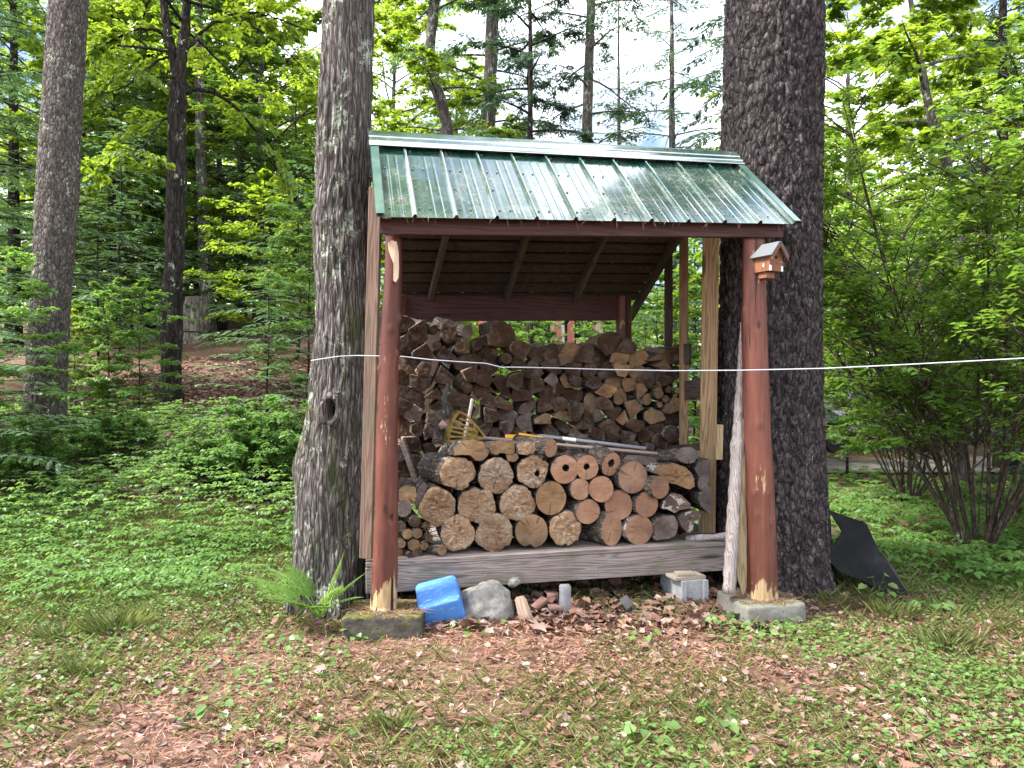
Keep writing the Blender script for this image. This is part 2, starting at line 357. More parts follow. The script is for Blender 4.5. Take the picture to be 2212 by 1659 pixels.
def stone_mat(name, a, b, c, moss=0, sc_=9, bump=.6):
    k = W(name); n = k.noise(k.co((sc_,) * 3), 1, 8, .7); f = k.noise(k.co((90, 90, 90)), 1, 4, .7)
    col = k.mix(.4, k.ramp(n, (.3, a), (.5, b), (.7, c)), k.ramp(f, (.3, .5), (.6, 1.0)), 'MULTIPLY'); h = k.math('ADD', n, k.math('MULTIPLY', f, .5))
    if moss:
        m = k.noise(k.co((6, 6, 6)), 1, 6, .7); nz = k.sep(k.n('NewGeometry').outputs['Normal'])[2]
        ff = k.math('ADD', m, k.math('MULTIPLY', nz, .16)); mf = k.ramp(ff, (.72 - moss * .2, 0.0), (.8 - moss * .2, 1.0))
        mc = k.ramp(k.noise(k.co((40, 40, 40)), 1, 3), (.3, (.045, .05, .012)), (.7, (.15, .14, .04))); col = k.mix(mf, col, mc); h = k.math('ADD', h, k.math('MULTIPLY', mf, .5))
    return k.pbr(col, .95, k.bump(h, bump, .01), .15)
CONC_M = stone_mat('mossy_concrete', (.025, .022, .018), (.06, .055, .045), (.12, .11, .09), .75, 9, .9)
CONC_G = stone_mat('grey_concrete', (.12, .11, .095), (.20, .19, .165), (.28, .265, .23), .35, 6)
CINDER = stone_mat('cinder_block', (.24, .25, .25), (.36, .37, .37), (.46, .47, .46), 0, 7)
GRANITE = stone_mat('pale_granite', (.10, .094, .086), (.23, .22, .20), (.36, .34, .31), .12, 11, 1)
BRICK = stone_mat('old_brick', (.12, .06, .05), (.22, .12, .095), (.30, .2, .17), 0, 12)
STAKE = stone_mat('grey_painted_timber', (.14, .14, .145), (.22, .22, .225), (.30, .30, .30), 0, 8, .3)
CHUNK = wood_mat('tan_wood_chunk', (.26, .16, .11), (.42, .29, .21), (.50, .37, .28), 8, .85, 'Z', False)
k = W('blue_plastic'); n = k.noise(k.co((30, 30, 30)), 1, 6, .7); sc2 = k.noise(k.co((9, 60, 20), rot=(.3, .2, .5)), 1, 5, .7)
col = k.mix(k.math('MAXIMUM', k.ramp(sc2, (.57, 0.0), (.63, .75)), k.ramp(k.voro(k.co((38, 38, 38)), 1), (.1, .7), (.16, 0.0))), k.ramp(k.noise(k.co((4, 4, 4)), 1, 4), (.3, (.045, .16, .46)), (.7, (.08, .23, .56))), (.34, .45, .68))
BLUE = k.pbr(col, .55, k.bump(n, .15, .002), .35)
k = W('black_plastic'); BLACKP = k.pbr(k.ramp(k.noise(k.co((5, 5, 5)), 1, 7, .7), (.4, (.006, .006, .007)), (.62, (.013, .014, .016)), (.75, (.04, .042, .047))), .7, None, .12)
k = W('rusty_edge'); RUSTY = k.pbr(k.ramp(k.noise(k.co((14, 14, 14)), 1, 6, .7), (.4, (.02, .015, .013)), (.65, (.075, .045, .032))), .8)
WIRE = W('white_line').pbr((.42, .43, .46), .6)
YEL = W('yellow_plastic').pbr((.50, .33, .025), .5, None, .4)
k = W('faded_yellow_plastic'); YELF = k.pbr(k.ramp(k.noise(k.co((25, 25, 25)), 1, 5), (.3, (.13, .08, .014)), (.7, (.29, .19, .035))), .6)
ORANGE = W('yellow_orange_paint').pbr((.80, .36, .02), .4, None, .4)
GREYP = W('grey_pole').pbr((.23, .235, .26), .45, None, .4)
TANP = W('tan_handle').pbr((.30, .235, .205), .6)
DARKW = W('dark_wire').pbr((.03, .03, .032), .5)
PALEMET = W('bare_metal').pbr((.45, .46, .48), .38, None, .5, .9)
WHITE = W('white_paint').pbr((.75, .75, .74), .6)
SLATE = W('dark_roof_board').pbr((.11, .115, .12), .75)
HOLESHADE = W('painted_hole_shade').pbr((.012, .01, .01), .9)
REDP = W('bright_red_paint').pbr((.62, .03, .03), .5)

# leaves and ground
L_MAPLE = leaf_mat('maple_leaf', (.062, .135, .012), (.125, .215, .022), (.28, .42, .02), (.46, .60, .045), 1.0, .045, .55)
L_MID = leaf_mat('understory_leaf', (.065, .15, .035), (.12, .22, .05), (.20, .38, .05), (.34, .54, .08), 1.2, .05, .5)
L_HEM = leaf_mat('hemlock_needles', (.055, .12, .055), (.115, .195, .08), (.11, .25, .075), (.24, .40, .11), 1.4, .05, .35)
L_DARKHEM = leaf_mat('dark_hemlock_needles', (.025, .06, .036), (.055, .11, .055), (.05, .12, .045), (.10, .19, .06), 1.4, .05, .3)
L_SHRUB = leaf_mat('shrub_leaf', (.05, .125, .02), (.10, .195, .03), (.19, .35, .03), (.32, .48, .05), 1.6, .045, .5)
L_GC = leaf_mat('ground_cover_leaf', (.07, .16, .035), (.135, .24, .065), (.16, .32, .05), (.28, .46, .08), 2, .02, .4)
L_CLOVER = leaf_mat('clover_leaf', (.075, .15, .035), (.145, .235, .058), (.18, .34, .05), (.32, .48, .08), 3, .04, .35)
L_FERN = leaf_mat('fern_leaf', (.10, .21, .035), (.17, .30, .06), (.26, .46, .05), (.36, .54, .08), 3, .03, .45)
L_GRASS = leaf_mat('grass_blade', (.13, .19, .045), (.36, .36, .15), (.2, .3, .05), (.36, .40, .12), 2.5, .04, .35)
k = W('dead_leaf'); i = k.island(); n = k.noise(k.co((50, 50, 50)), 1, 3)
f = k.math('ADD', k.math('MULTIPLY', i, .86), k.math('MULTIPLY', n, .14))
lc = k.ramp(f, (.05, (.09, .042, .03)), (.22, (.18, .09, .06)), (.38, (.26, .145, .105)), (.52, (.23, .12, .072)), (.64, (.14, .07, .05)), (.78, (.28, .19, .155)), (.93, (.32, .235, .195)), (.985, (.41, .33, .28)))
DEADLEAF = k.leaf(lc, lc, .5, .04, .18)
k = W('pine_needle'); i = k.island(); NEEDLE = k.pbr(k.ramp(i, (.0, (.15, .055, .028)), (.4, (.26, .115, .075)), (.75, (.34, .185, .125)), (1, (.42, .30, .22))), .7)
k = W('forest_floor'); v = k.raw()
a = k.noise(k.co((1, 1, 1)), .9, 6, .65); b = k.noise(k.co((22, 22, 22)), 1, 6, .75); c = k.voro(k.co((26, 26, 26)), 1, 'F1', 'Color')
col = k.ramp(b, (.3, (.05, .027, .02)), (.5, (.125, .075, .056)), (.68, (.21, .142, .112)))
col = k.mix(.4, col, k.mix(.5, (.28, .17, .13), c), 'MULTIPLY') if False else k.mix(.3, col, k.ramp(k.sep(c)[0], (0, (.08, .038, .025)), (.5, (.21, .11, .075)), (1, (.37, .255, .195))))
col = k.mix(k.ramp(a, (.52, 0.0), (.66, .6)), col, (.10, .14, .045))
FLOOR = k.pbr(col, .95, k.bump(k.math('ADD', b, k.sep(c)[1]), .7, .03), .1)
k = W('gravel'); GRAVEL = k.pbr(k.ramp(k.noise(k.co((30, 30, 30)), 1, 6, .8), (.3, (.10, .09, .08)), (.7, (.24, .22, .20))), .95, None, .1)
# ---------------------------------------------------------------- ground
def axis_pts(lo, hi, fine_lo, fine_hi, fine, coarse_n):
    a = np.arange(fine_lo, fine_hi, fine)
    l = fine_lo - np.geomspace(fine, fine_lo - lo, coarse_n)[::-1]; h = fine_hi + np.geomspace(fine, hi - fine_hi, coarse_n)
    return np.concatenate([l, a, [fine_hi], h])
xs = axis_pts(-160, 160, -7, 6, .06, 40); ys = axis_pts(-60, 220, 2.2, 11, .06, 45)
X, Y = np.meshgrid(xs, ys, indexing='ij'); Z = ZT(X, Y)
def vnoise(x, y, s, sd):           # cheap smooth value noise
    rs = np.random.RandomState(sd); T = rs.uniform(-1, 1, (64, 64))
    x = x * s + 500.3; y = y * s + 500.7; i = np.floor(x).astype(int); j = np.floor(y).astype(int); u = x - i; v = y - j
    u = u * u * (3 - 2 * u); v = v * v * (3 - 2 * v)
    g = lambda a, b: T[a % 64, b % 64]
    return (g(i, j) * (1 - u) + g(i + 1, j) * u) * (1 - v) + (g(i, j + 1) * (1 - u) + g(i + 1, j + 1) * u) * v
Z = Z + (.018 * vnoise(X, Y, 1.1, 1) + .010 * vnoise(X, Y, 4, 2) + .006 * vnoise(X, Y, 9, 3)) * np.exp(-np.maximum(0, np.hypot(X, Y - 5) - 12) / 20)
nx, ny = X.shape; ii, jj = np.meshgrid(np.arange(nx - 1), np.arange(ny - 1), indexing='ij')
F = np.stack([ii * ny + jj, (ii + 1) * ny + jj, (ii + 1) * ny + jj + 1, ii * ny + jj + 1], -1).reshape(-1, 4)
tag(link('ground', np_mesh('ground', np.stack([X, Y, Z], -1).reshape(-1, 3), F), FLOOR), 'forest floor of reddish leaf litter and pine needles', 'ground', kind='structure')
# gravel drive far right behind the shrub
mb = MB(); pts = [(1.5, 13.6), (5, 13.9), (9, 14.0), (14, 14.6), (26, 16.5)]
for i, (a, b) in enumerate(pts):
    for s_ in (-1, 1): mb.v.append((a, b + s_ * 1.3 + .1, float(ZT(a, b)) + .03))
    if i: mb.f.append([2 * i - 2, 2 * i, 2 * i + 1, 2 * i - 1]); mb.m.append(0)
tag(mb.build('driveway', GRAVEL), 'pale gravel drive running behind the shrub', 'driveway', kind='structure')

# ---------------------------------------------------------------- leaf clouds
class Leaves:
    def __init__(s): s.d = []
    def add(s, C, A, N, L, Wd, fold=.12, droop=.0):
        n = len(C); s.d.append((np.asarray(C), nrm(np.asarray(A)), np.asarray(N), np.broadcast_to(L, (n,)), np.broadcast_to(Wd, (n,)), np.full(n, fold), np.full(n, droop)))
    def n(s): return sum(len(x[0]) for x in s.d)
    def arrays(s): return [np.concatenate([x[i] for x in s.d]) for i in range(7)]
    def mesh(s, name, kind='q', extra=None):
        C, A, N, L, Wd, fo, dr = s.arrays(); S = nrm(np.cross(N, A)); N = np.cross(A, S); L = L[:, None]; Wd = Wd[:, None]; fo = fo[:, None]; dr = dr[:, None]
        n = len(C); tip = C + A * L - N * L * dr
        if kind == 'q':
            V = np.stack([C, C + A * L * .42 + S * Wd * .5 - N * Wd * fo, tip, C + A * L * .42 - S * Wd * .5 - N * Wd * fo], 1); F = np.arange(n)[:, None] * 4 + np.array([[0, 1, 2, 3]])
        elif kind == 'h':            # a leaf folded along its midrib
            V = np.stack([C, C + A * L * .25 + S * Wd * .46 + N * Wd * fo, C + A * L * .62 + S * Wd * .42 + N * Wd * fo - N * L * dr * .4, tip, C + A * L * .62 - S * Wd * .42 + N * Wd * fo - N * L * dr * .4, C + A * L * .25 - S * Wd * .46 + N * Wd * fo], 1)
            F = (np.arange(n)[:, None, None] * 6 + np.array([[0, 1, 2, 3], [0, 3, 4, 5]])[None]).reshape(-1, 4)
        else:                        # a crumpled dead leaf with lobes
            rs = np.random.RandomState(5); jt = lambda: rs.uniform(.72, 1.2, (n, 1)); cu = lambda: rs.uniform(-.12, .42, (n, 1))
            pt = lambda a, b: C + A * L * a * jt() + S * Wd * b * jt() + N * L * cu() * .45
            V = np.stack([C, pt(.12, .42), pt(.38, .30), pt(.5, .52), pt(.72, .25), C + A * L + N * L * cu() * .6, pt(.72, -.25), pt(.5, -.52), pt(.38, -.30), pt(.12, -.42), C + A * L * .35, C + A * L * .65 + N * L * cu() * .2], 1)
            F = (np.arange(n)[:, None, None] * 12 + np.array([[0, 1, 2, 10], [10, 2, 3, 11], [11, 3, 4, 5], [11, 5, 6, 7], [10, 11, 7, 8], [0, 10, 8, 9]])[None]).reshape(-1, 4)
        V = V.reshape(-1, 3)
        mi = None
        if extra and extra[0]:
            bV = [V]; bF = [F]; o = len(V)
            for v, f in zip(*extra): bV.append(v); bF.append(f + o); o += len(v)
            mi = np.zeros(sum(len(f) for f in bF), np.int32); mi[len(F):] = 1; V = np.concatenate(bV); F = np.concatenate(bF)
        return np_mesh(name, V, F, mi)
def curve(p, d, L, n, droop, jit, rs):
    p = np.array(p, float); d = np.array(d, float); d /= np.linalg.norm(d); o = [p.copy()]
    for i in range(n):
        d = d + np.array((rs.uniform(-jit, jit), rs.uniform(-jit, jit), rs.uniform(-jit, jit) * .6 - droop / n)); d /= np.linalg.norm(d)
        p = p + d * L / n; o.append(p.copy())
    return np.array(o)
def along(c, t):
    s = np.asarray(t) * (len(c) - 1); i = np.minimum(s.astype(int), len(c) - 2); f = (s - i)[:, None]
    return c[i] * (1 - f) + c[i + 1] * f, nrm(c[i + 1] - c[i])
def rotz(v, a):
    c, s = np.cos(a), np.sin(a); return np.stack([v[..., 0] * c - v[..., 1] * s, v[..., 0] * s + v[..., 1] * c, v[..., 2]], -1)
def spray(lv, ex, c, L, rs, nsec, ntw, nl, ll, flat=.3, secr=.006, lw=.62, f0=.2, droop=.1):
    """one limb's foliage: side shoots, twigs and leaves held in rough flat layers"""
    ts = np.sort(rs.uniform(f0, 1, nsec)); pp, tt = along(c, ts)
    for q in range(nsec):
        sl_ = L * rs.uniform(.28, .5) * (1.15 - .6 * ts[q]); a = rs.choice([-1, 1]) * rs.uniform(.5, 1.15)
        dv = rotz(tt[q] * np.array((1, 1, .5)) + np.array((0, 0, rs.uniform(-.1, .22))), a)
        sc_ = curve(pp[q], dv, sl_, 4, droop, .12, rs)
        if secr: v, f = tube_np(sc_, np.linspace(secr, secr * .35, 5), 4); ex[0].append(v); ex[1].append(f)
        tw = rs.uniform(.1, 1, ntw); tp, td = along(sc_, tw)
        da = rs.choice([-1, 1], ntw) * rs.uniform(.4, 1.2, ntw); twd = nrm(rotz(td, da) + np.stack([rs.uniform(-.2, .2, ntw), rs.uniform(-.2, .2, ntw), rs.uniform(-.3, .2, ntw)], -1))
        twl = rs.uniform(.45, 1, ntw) * min(.42, sl_ * .5)
        u = (np.arange(nl) + rs.uniform(0, 1, (ntw, nl))) / nl
        C = tp[:, None] + twd[:, None] * (twl[:, None] * u)[..., None] + rs.normal(0, .02, (ntw, nl, 3))
        sg = np.where(np.arange(nl) % 2, 1, -1)[None] * rs.uniform(.5, 1.3, (ntw, nl))
        A = rotz(np.broadcast_to(twd[:, None], C.shape), sg) + np.stack([np.zeros_like(u), np.zeros_like(u), rs.uniform(-.45, .1, u.shape)], -1)
        N = np.array((0, 0, 1.0)) + rs.normal(0, flat, C.shape)
        sz = ll * rs.uniform(.6, 1.2, ntw * nl)
        lv.add(C.reshape(-1, 3), A.reshape(-1, 3), N.reshape(-1, 3), sz, sz * lw, .12, .15)
def decid(seed, H, z0, Rr, nprim, nsec, ntw, nl, ll, trunk_r, up=.45, trunk=None, droop=.5, top=True, twigr=.008, lw=.62):
    """trunk + limbs (mesh data) and crown of a broad-leaved tree, base at the origin"""
    rs = np.random.RandomState(seed); lv = Leaves(); ex = ([], []); tv = MB()
    if trunk is None:
        zz = np.linspace(0, H, 12); trunk = np.stack([np.cumsum(rs.normal(0, .03 * H / 12, 12)), np.cumsum(rs.normal(0, .03 * H / 12, 12)), zz], -1); trunk -= trunk[0]
    trunk = np.asarray(trunk, float); n = len(trunk); hz = trunk[:, 2] / trunk[-1, 2]
    rad = trunk_r * (1.02 - .9 * hz) + trunk_r * .55 * np.exp(-trunk[:, 2] / (.9 * trunk_r + .05)); tv.tube(trunk, rad, 12, True, 0, .05, seed)
    for i in range(nprim):
        t = (i + rs.uniform(0, 1)) / nprim; z = z0 + (trunk[-1, 2] * .97 - z0) * t
        p = np.array([np.interp(z, trunk[:, 2], trunk[:, q]) for q in range(3)])
        L = Rr * (math.sin(PI * (.22 + .72 * t)) ** .7) * rs.uniform(.65, 1.1); a = i * 2.4 + rs.uniform(-.5, .5)
        c = curve(p, (math.cos(a), math.sin(a), up + .6 * t), L, 6, droop, .14, rs)
        br = max(.008, trunk_r * .32 * (1.1 - .8 * t)); tv.tube(c, np.linspace(br, br * .22, 7), 6, False)
        spray(lv, ex, c, L, rs, nsec, ntw, nl, ll, .32, twigr, lw)
    return tv, lv, ex
def hemlock(seed, H, z0, Rr, nb, trunk_r, q=.06, qw=.017, dens=1.0, droop=.5, bend=.0, twl=.34, sparse=0.0):
    """trunk + boughs and feathery flat sprays of a hemlock, base at the origin"""
    rs = np.random.RandomState(seed); lv = Leaves(); ex = ([], []); tv = MB()
    zz = np.linspace(0, H, 14); trunk = np.stack([bend * np.sin(zz / H * 3) + np.cumsum(rs.normal(0, .012, 14)), np.cumsum(rs.normal(0, .012, 14)), zz], -1); trunk[:, :2] -= trunk[0, :2]
    tv.tube(trunk, trunk_r * (1.02 - .95 * zz / H) + trunk_r * .4 * np.exp(-zz / (trunk_r + .05)), 10, True, 0, .05, seed)
    for i in range(nb):
        t = (i + rs.uniform(0, 1)) / nb; z = z0 + (H * .985 - z0) * t
        p = np.array([np.interp(z, zz, trunk[:, q_]) for q_ in range(3)]); L = Rr * (1 - t) ** .75 * rs.uniform(.6, 1.1) + .12
        a = i * 2.399 + rs.uniform(-.4, .4); c = curve(p, (math.cos(a), math.sin(a), .25 - .1 * t), L, 6, droop, .08, rs)
        br = max(.004, .011 * L); v, f = tube_np(c, np.linspace(br, br * .25, 7), 4); ex[0].append(v); ex[1].append(f)
        if rs.uniform() < sparse: continue
        nt = max(6, int(L / .085 * dens)); tf = np.linspace(.12, 1, nt) + rs.uniform(-.02, .02, nt); tf = np.clip(tf, 0, 1); tp, td = along(c, tf)
        sg = np.where(np.arange(nt) % 2, 1, -1); dv = nrm(rotz(td, sg * rs.uniform(.7, 1.1, nt)) + np.array((0, 0, -.12)) + rs.normal(0, .08, (nt, 3)))
        tl = twl * L ** .6 * (1.1 - tf * .75) * rs.uniform(.6, 1.15, nt); m = max(3, int(twl * L ** .6 / (q * .55)))
        u = (np.arange(m)[None] + .5) / m * np.ones((nt, 1)); C = tp[:, None] + dv[:, None] * (tl[:, None] * u)[..., None]; C[..., 2] -= .12 * (tl[:, None] * u) ** 2 / .3
        for s_ in (-1, 1):
            A = rotz(np.broadcast_to(dv[:, None], C.shape), s_ * rs.uniform(.35, .8, u.shape)) + rs.normal(0, .1, C.shape)
            N = np.array((0, 0, 1.0)) + rs.normal(0, .3, C.shape); sz = q * rs.uniform(.7, 1.25, nt * m) * (1.15 - .5 * u.ravel())
            lv.add(C.reshape(-1, 3), A.reshape(-1, 3), N.reshape(-1, 3), sz, qw * rs.uniform(.8, 1.2, nt * m), .05, .1)
    return tv, lv, ex
PROTO = {}
def proto(key, gen, bark, leafm, kind='q'):
    tv, lv, ex = gen; tm = tv.mesh(key + '_trunk'); cm_ = lv.mesh(key + '_crown', kind, ex)
    for m in (tm,): m.materials.append(bark); m.polygons.foreach_set('use_smooth', [True] * len(m.polygons))
    cm_.materials.append(leafm); cm_.materials.append(bark); PROTO[key] = (tm, cm_)
def plant_tree(key, name, p, s, rz, label, cat='tree', group=None, tilt=(0, 0), part=('trunk', 'crown')):
    e = bpy.data.objects.new(name, None); COL.objects.link(e); e.location = p; e.scale = (s, s, s) if not isinstance(s, tuple) else s; e.rotation_euler = (tilt[0], tilt[1], rz); e.empty_display_size = .2
    tag(e, label, cat, group)
    for nm, me in zip(part, PROTO[key]):
        o = bpy.data.objects.new(nm, me); COL.objects.link(o); o.parent = e
    return e
# ---------------------------------------------------------------- the woodshed
def lerp(a, b, t): return a + (b - a) * t
shed = empty('woodshed', P(830, 1310, 4.8), 'open woodshed with green metal roof and red log posts between two big trees', 'woodshed')
def log_post(name, pts, sd, knots, parent, bare=None):
    """peeled pole: measured centre, width and distance down its length"""
    seg = 40; rs = np.random.RandomState(sd); ps = np.array([tuple(P(x, y, d)) for x, y, w_, d in pts]); rr = np.array([w_ * d / FP / 2 for x, y, w_, d in pts])
    t = np.linspace(0, 1, len(pts)); tt = np.linspace(0, 1, 110); C = np.stack([np.interp(tt, t, ps[:, i]) for i in range(3)], -1); rad = np.interp(tt, t, rr)
    ker = np.ones(9) / 9
    for a in (C[:, 0], C[:, 1], rad): a[:] = np.convolve(np.pad(a, 4, 'edge'), ker, 'valid')
    ang = np.arange(seg) / seg * 2 * PI; V = []
    for i in range(110):
        for a in ang:
            q = Vector((math.cos(a) * 2.2, math.sin(a) * 2.2, C[i, 2] * 2.5 + sd)); k_ = 1 + .055 * noise.noise(q) + .02 * noise.noise(q * 4)
            b = 0
            for (ka, kz, kr, kh) in knots:
                da = (a - ka + PI) % (2 * PI) - PI; dd = ((da * rad[i]) ** 2 + (C[i, 2] - kz) ** 2) / kr ** 2
                if dd < 6: b += kh * math.exp(-dd * 1.6) - kh * .75 * math.exp(-dd * 14)
            r = rad[i] * k_ + b; V.append((C[i, 0] + r * math.cos(a), C[i, 1] + r * math.sin(a), C[i, 2]))
    mb = MB(); F = []
    for i in range(109):
        for j in range(seg): F.append((i * seg + j, i * seg + (j + 1) % seg, (i + 1) * seg + (j + 1) % seg, (i + 1) * seg + j))
    F.append(tuple(range(seg))); F.append(tuple(109 * seg + j for j in range(seg))[::-1]); mb.add(V, F)
    return mb.build(name, POSTRED, parent, smooth=True)
zof = lambda y, d: EYE - (y - 829.5) / FP * d
fp = -PI / 2                        # towards the camera
log_post('post', [(828, 1312, 58, 4.8), (833, 1200, 54, 4.8), (835, 1104, 50, 4.8), (835, 944, 47, 4.79), (841, 770, 41, 4.78), (847, 664, 43, 4.77), (849, 610, 38, 4.76), (851, 508, 36, 4.75)], 3,
         [(fp + .25, zof(712, 4.8), .022, .014), (fp + 1.35, zof(690, 4.8), .03, .02), (fp + 1.25, zof(765, 4.8), .022, .022), (fp - 1.2, zof(797, 4.8), .022, .026), (fp + .5, zof(991, 4.8), .015, .008),
          (fp + 1.3, zof(990, 4.8), .03, .012), (fp + .6, zof(1116, 4.8), .025, -.012), (fp - 1.1, zof(1225, 4.8), .018, .016), (fp + 1.2, zof(850, 4.8), .014, .01)], shed)
log_post('post', [(1647, 1291, 66, 5.05), (1645, 1180, 62, 5.05), (1641, 1050, 60, 5.05), (1636, 920, 56, 5.04), (1632, 800, 55, 5.03), (1628, 700, 54, 5.02), (1629, 610, 47, 5.01), (1628, 518, 45, 5.0)], 9,
         [(fp - .55, zof(1110 - 0, 5.0), .022, .012), (fp - .7, zof(1062 - 0, 5.05), .02, .014), (fp + .1, zof(720, 5.05), .016, .008), (fp - .2, zof(915, 5.05), .02, .012), (fp - 1.3, zof(672, 5.05), .014, .024), (fp + 1.3, zof(860, 5.05), .015, .01), (fp + 1.1, zof(1180, 5.05), .018, .012), (fp + .35, zof(1060, 5.05), .02, .006)], shed)
log_post('post', [(1350, 1150, 40, 6.7), (1349, 830, 36, 6.7), (1347, 690, 33, 6.7), (1347, 640, 33, 6.7)], 21, [(fp + .9, zof(700, 6.7), .02, .012)], shed)
log_post('post', [(862, 1150, 40, 6.3), (862, 830, 36, 6.3), (862, 640, 34, 6.3)], 27, [], shed)
# peeled bare patch at the top of the left pole
mb = MB(); pc = [(838, 524), (846, 519), (857, 522), (861, 545), (862, 580), (861, 600), (855, 610), (849, 606), (850, 570), (843, 552), (839, 540)]
mb.add([P(x, y, 4.655 - .012 * math.cos((x - 850) / 12)) for x, y in pc] + [P(x, y, 4.70) for x, y in pc], [tuple(range(11))[::-1]] + [(i, (i + 1) % 11, 11 + (i + 1) % 11, 11 + i) for i in range(11)])
o = mb.build('bare_patch', POSTBARE, shed); tag(o, 'pale bare wood where the red bark has come off')
# squared posts
def qpost(name, top, bot, w_, dp, mat, yaw=-.2):
    A = Vector(bot); B = Vector(top); L = (B - A).length; x = (B - A).normalized(); y = Vector((math.sin(yaw), -math.cos(yaw), 0)) * -1; z = x.cross(y).normalized(); y = z.cross(x)
    mb = MB(); mb.box((0, 0, 0), (L, dp, w_), ch=.004); return link(name, mb.mesh(name), mat, shed, mw=Matrix.Translation((A + B) / 2) @ Matrix((x, y, z)).transposed().to_4x4(), smooth=False)
qpost('corner_post', P(812, 404, 4.98), P(791, 1206, 5.06), .085, .04, OLDPLANK)
qpost('corner_post', P(1536, 480, 5.85), P(1527, 1150, 5.85), .125, .09, PTPOST, -.25)
qpost('wall_stud', P(1444, 470, 6.45), P(1444, 1090, 6.45), .07, .09, DARKPL)
qpost('wall_stud', P(1477, 470, 6.2), P(1477, 1100, 6.2), .072, .09, PTPOST)
beam('wall_rail', P(1457, 766, 6.3), P(1491, 764, 6.1), .03, .165, DARKPL, shed)
beam('wall_rail', P(1466, 846, 6.3), P(1514, 838, 5.9), .03, .15, DARKPL, shed)
beam('wall_rail', P(1440, 972, 6.3), P(1516, 964, 5.9), .035, .06, DARKPL, shed)
# beams
bA, bB = P(822, 490, 4.62), P(1688.7, 499, 5.08)
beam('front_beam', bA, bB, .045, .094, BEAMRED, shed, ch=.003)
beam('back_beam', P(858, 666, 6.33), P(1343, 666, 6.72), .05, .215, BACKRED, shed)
# roof: front slope, ridge cap, back slope with boards and rafters
rL, rR = P(799.6, 295, 5.05), P(1582, 339.6, 5.55)
eL, eR = P(815, 468, 4.5), P(1725, 484, 5.0)
kL, kR = P(850, 645, 6.5), P(1385, 640, 6.95)
vL, vR = P(801, 300, 5.05), P(1584, 344, 5.55)
def ribbed(name, a, b, c, d_, nrib, parent, th=.0018):
    """ribbed sheet: a-b along the top, c-d along the eave"""
    prof = []
    for i in range(nrib):
        t0 = i / nrib
        for q, h in ((0.0, 0), (.10, .0005), (.17, 0), (.34, 0), (.37, .0009), (.40, .0009), (.43, 0), (.56, 0), (.59, .0009), (.62, .0009), (.65, 0), (.83, 0), (.865, .022), (.895, .024), (.925, .022), (.96, 0)): prof.append((t0 + q / nrib, h))
    prof.append((1, 0)); n = len(prof); nr = 7; N = ((b - a).cross(c - a)).normalized(); N = N if N.z > 0 else -N; mb = MB(); V = []
    for lay in (0, -th):
        for r in range(nr):
            for t, h in prof:
                p = lerp(lerp(a, b, t), lerp(c, d_, t), r / (nr - 1)); V.append(p + N * (h + lay + .0015 * noise.noise(Vector((t * 14, r * .9, 3)))))
    F = []; o2 = nr * n
    for r in range(nr - 1):
        for j in range(n - 1):
            F.append((r * n + j, r * n + j + 1, (r + 1) * n + j + 1, (r + 1) * n + j)); F.append((o2 + r * n + j, o2 + (r + 1) * n + j, o2 + (r + 1) * n + j + 1, o2 + r * n + j + 1))
    for j in range(n - 1):
        F.append(((nr - 1) * n + j, (nr - 1) * n + j + 1, o2 + (nr - 1) * n + j + 1, o2 + (nr - 1) * n + j)); F.append((j, o2 + j, o2 + j + 1, j + 1))
    mb.add(V, F); return mb.build(name, METAL, parent)
t0 = .06
front = ribbed('roof_panel', lerp(vL, eL, t0), lerp(vR, eR, t0), eL, eR, 11, shed)
back = ribbed('roof_panel', lerp(rL, kL, .03), lerp(rR, kR, .03), kL, kR, 11, shed)
nf = ((vR - vL).cross(eL - vL)).normalized(); nf = nf if nf.z > 0 else -nf
nb_ = ((rR - rL).cross(kL - rL)).normalized(); nb_ = nb_ if nb_.z > 0 else -nb_
mb = MB(); V = []; ext = (rR - rL).normalized() * .012
for e_, s_ in ((rL - ext, (eL - vL)), (rR + ext, (eR - vR))):
    f = s_.normalized(); bk = ((kL - rL) if s_ is not None else 0).normalized()
    for (u, h) in ((.135, .027), (.105, .031), (.10, .036), (.06, .037), (.055, .042), (.0, .046)): V.append(e_ + f * u + nf * h)
    for (u, h) in ((.06, .04), (.13, .028)): V.append(e_ + bk * u + nb_ * h)
F = [(i, i + 1, 9 + i, 8 + i) for i in range(7)]; mb.add(V, F); mb.add([v - Vector((0, 0, .004)) for v in V], [f[::-1] for f in F] + [])
b0 = 0
for (i, j) in ((0, 8), (7, 15)): mb.f.append([i, j, j + 16, i + 16]); mb.m.append(0)
cap = mb.build('ridge_cap', METAL, shed)
# screws of the front sheet
mb = MB(); ux = (eR - eL).normalized()
for i in range(11):
    for r in (.16, .40, .64, .9):
        for off in (.03, .3):
            t = (i + off) / 11; c = lerp(lerp(vL, vR, t), lerp(eL, eR, t), r) + nf * .004
            if off > .2 and r in (.16, .64): continue
            fr = frame(nf); mb.box(c, (.007, .011, .011), fr)
mb.build('roof_screws', METALTRIM, shed)
# rake trims at the two gable ends
for a, b, c in ((vL, eL, -1), (vR, eR, 1)):
    sx = ux * c * .008; mb = MB(); f = (b - a).normalized()
    prof = [a + sx + nf * .026, a + sx - ux * c * .05 + nf * .028, a + sx - nf * .075]; pr2 = [p + (b - a) for p in prof]
    if c > 0: prof, pr2 = [prof[0], prof[1], a + sx - nf * .0], [pr2[0], pr2[1], b + sx]
    mb.add(prof + pr2, [(0, 1, 4, 3), (0, 3, 5, 2)]); sh = -ux * c * .003 - nf * .003; mb.add([v + sh for v in prof + pr2], [(0, 3, 4, 1), (0, 2, 5, 3)])
    mb.build('rake_trim', METALTRIM, shed)
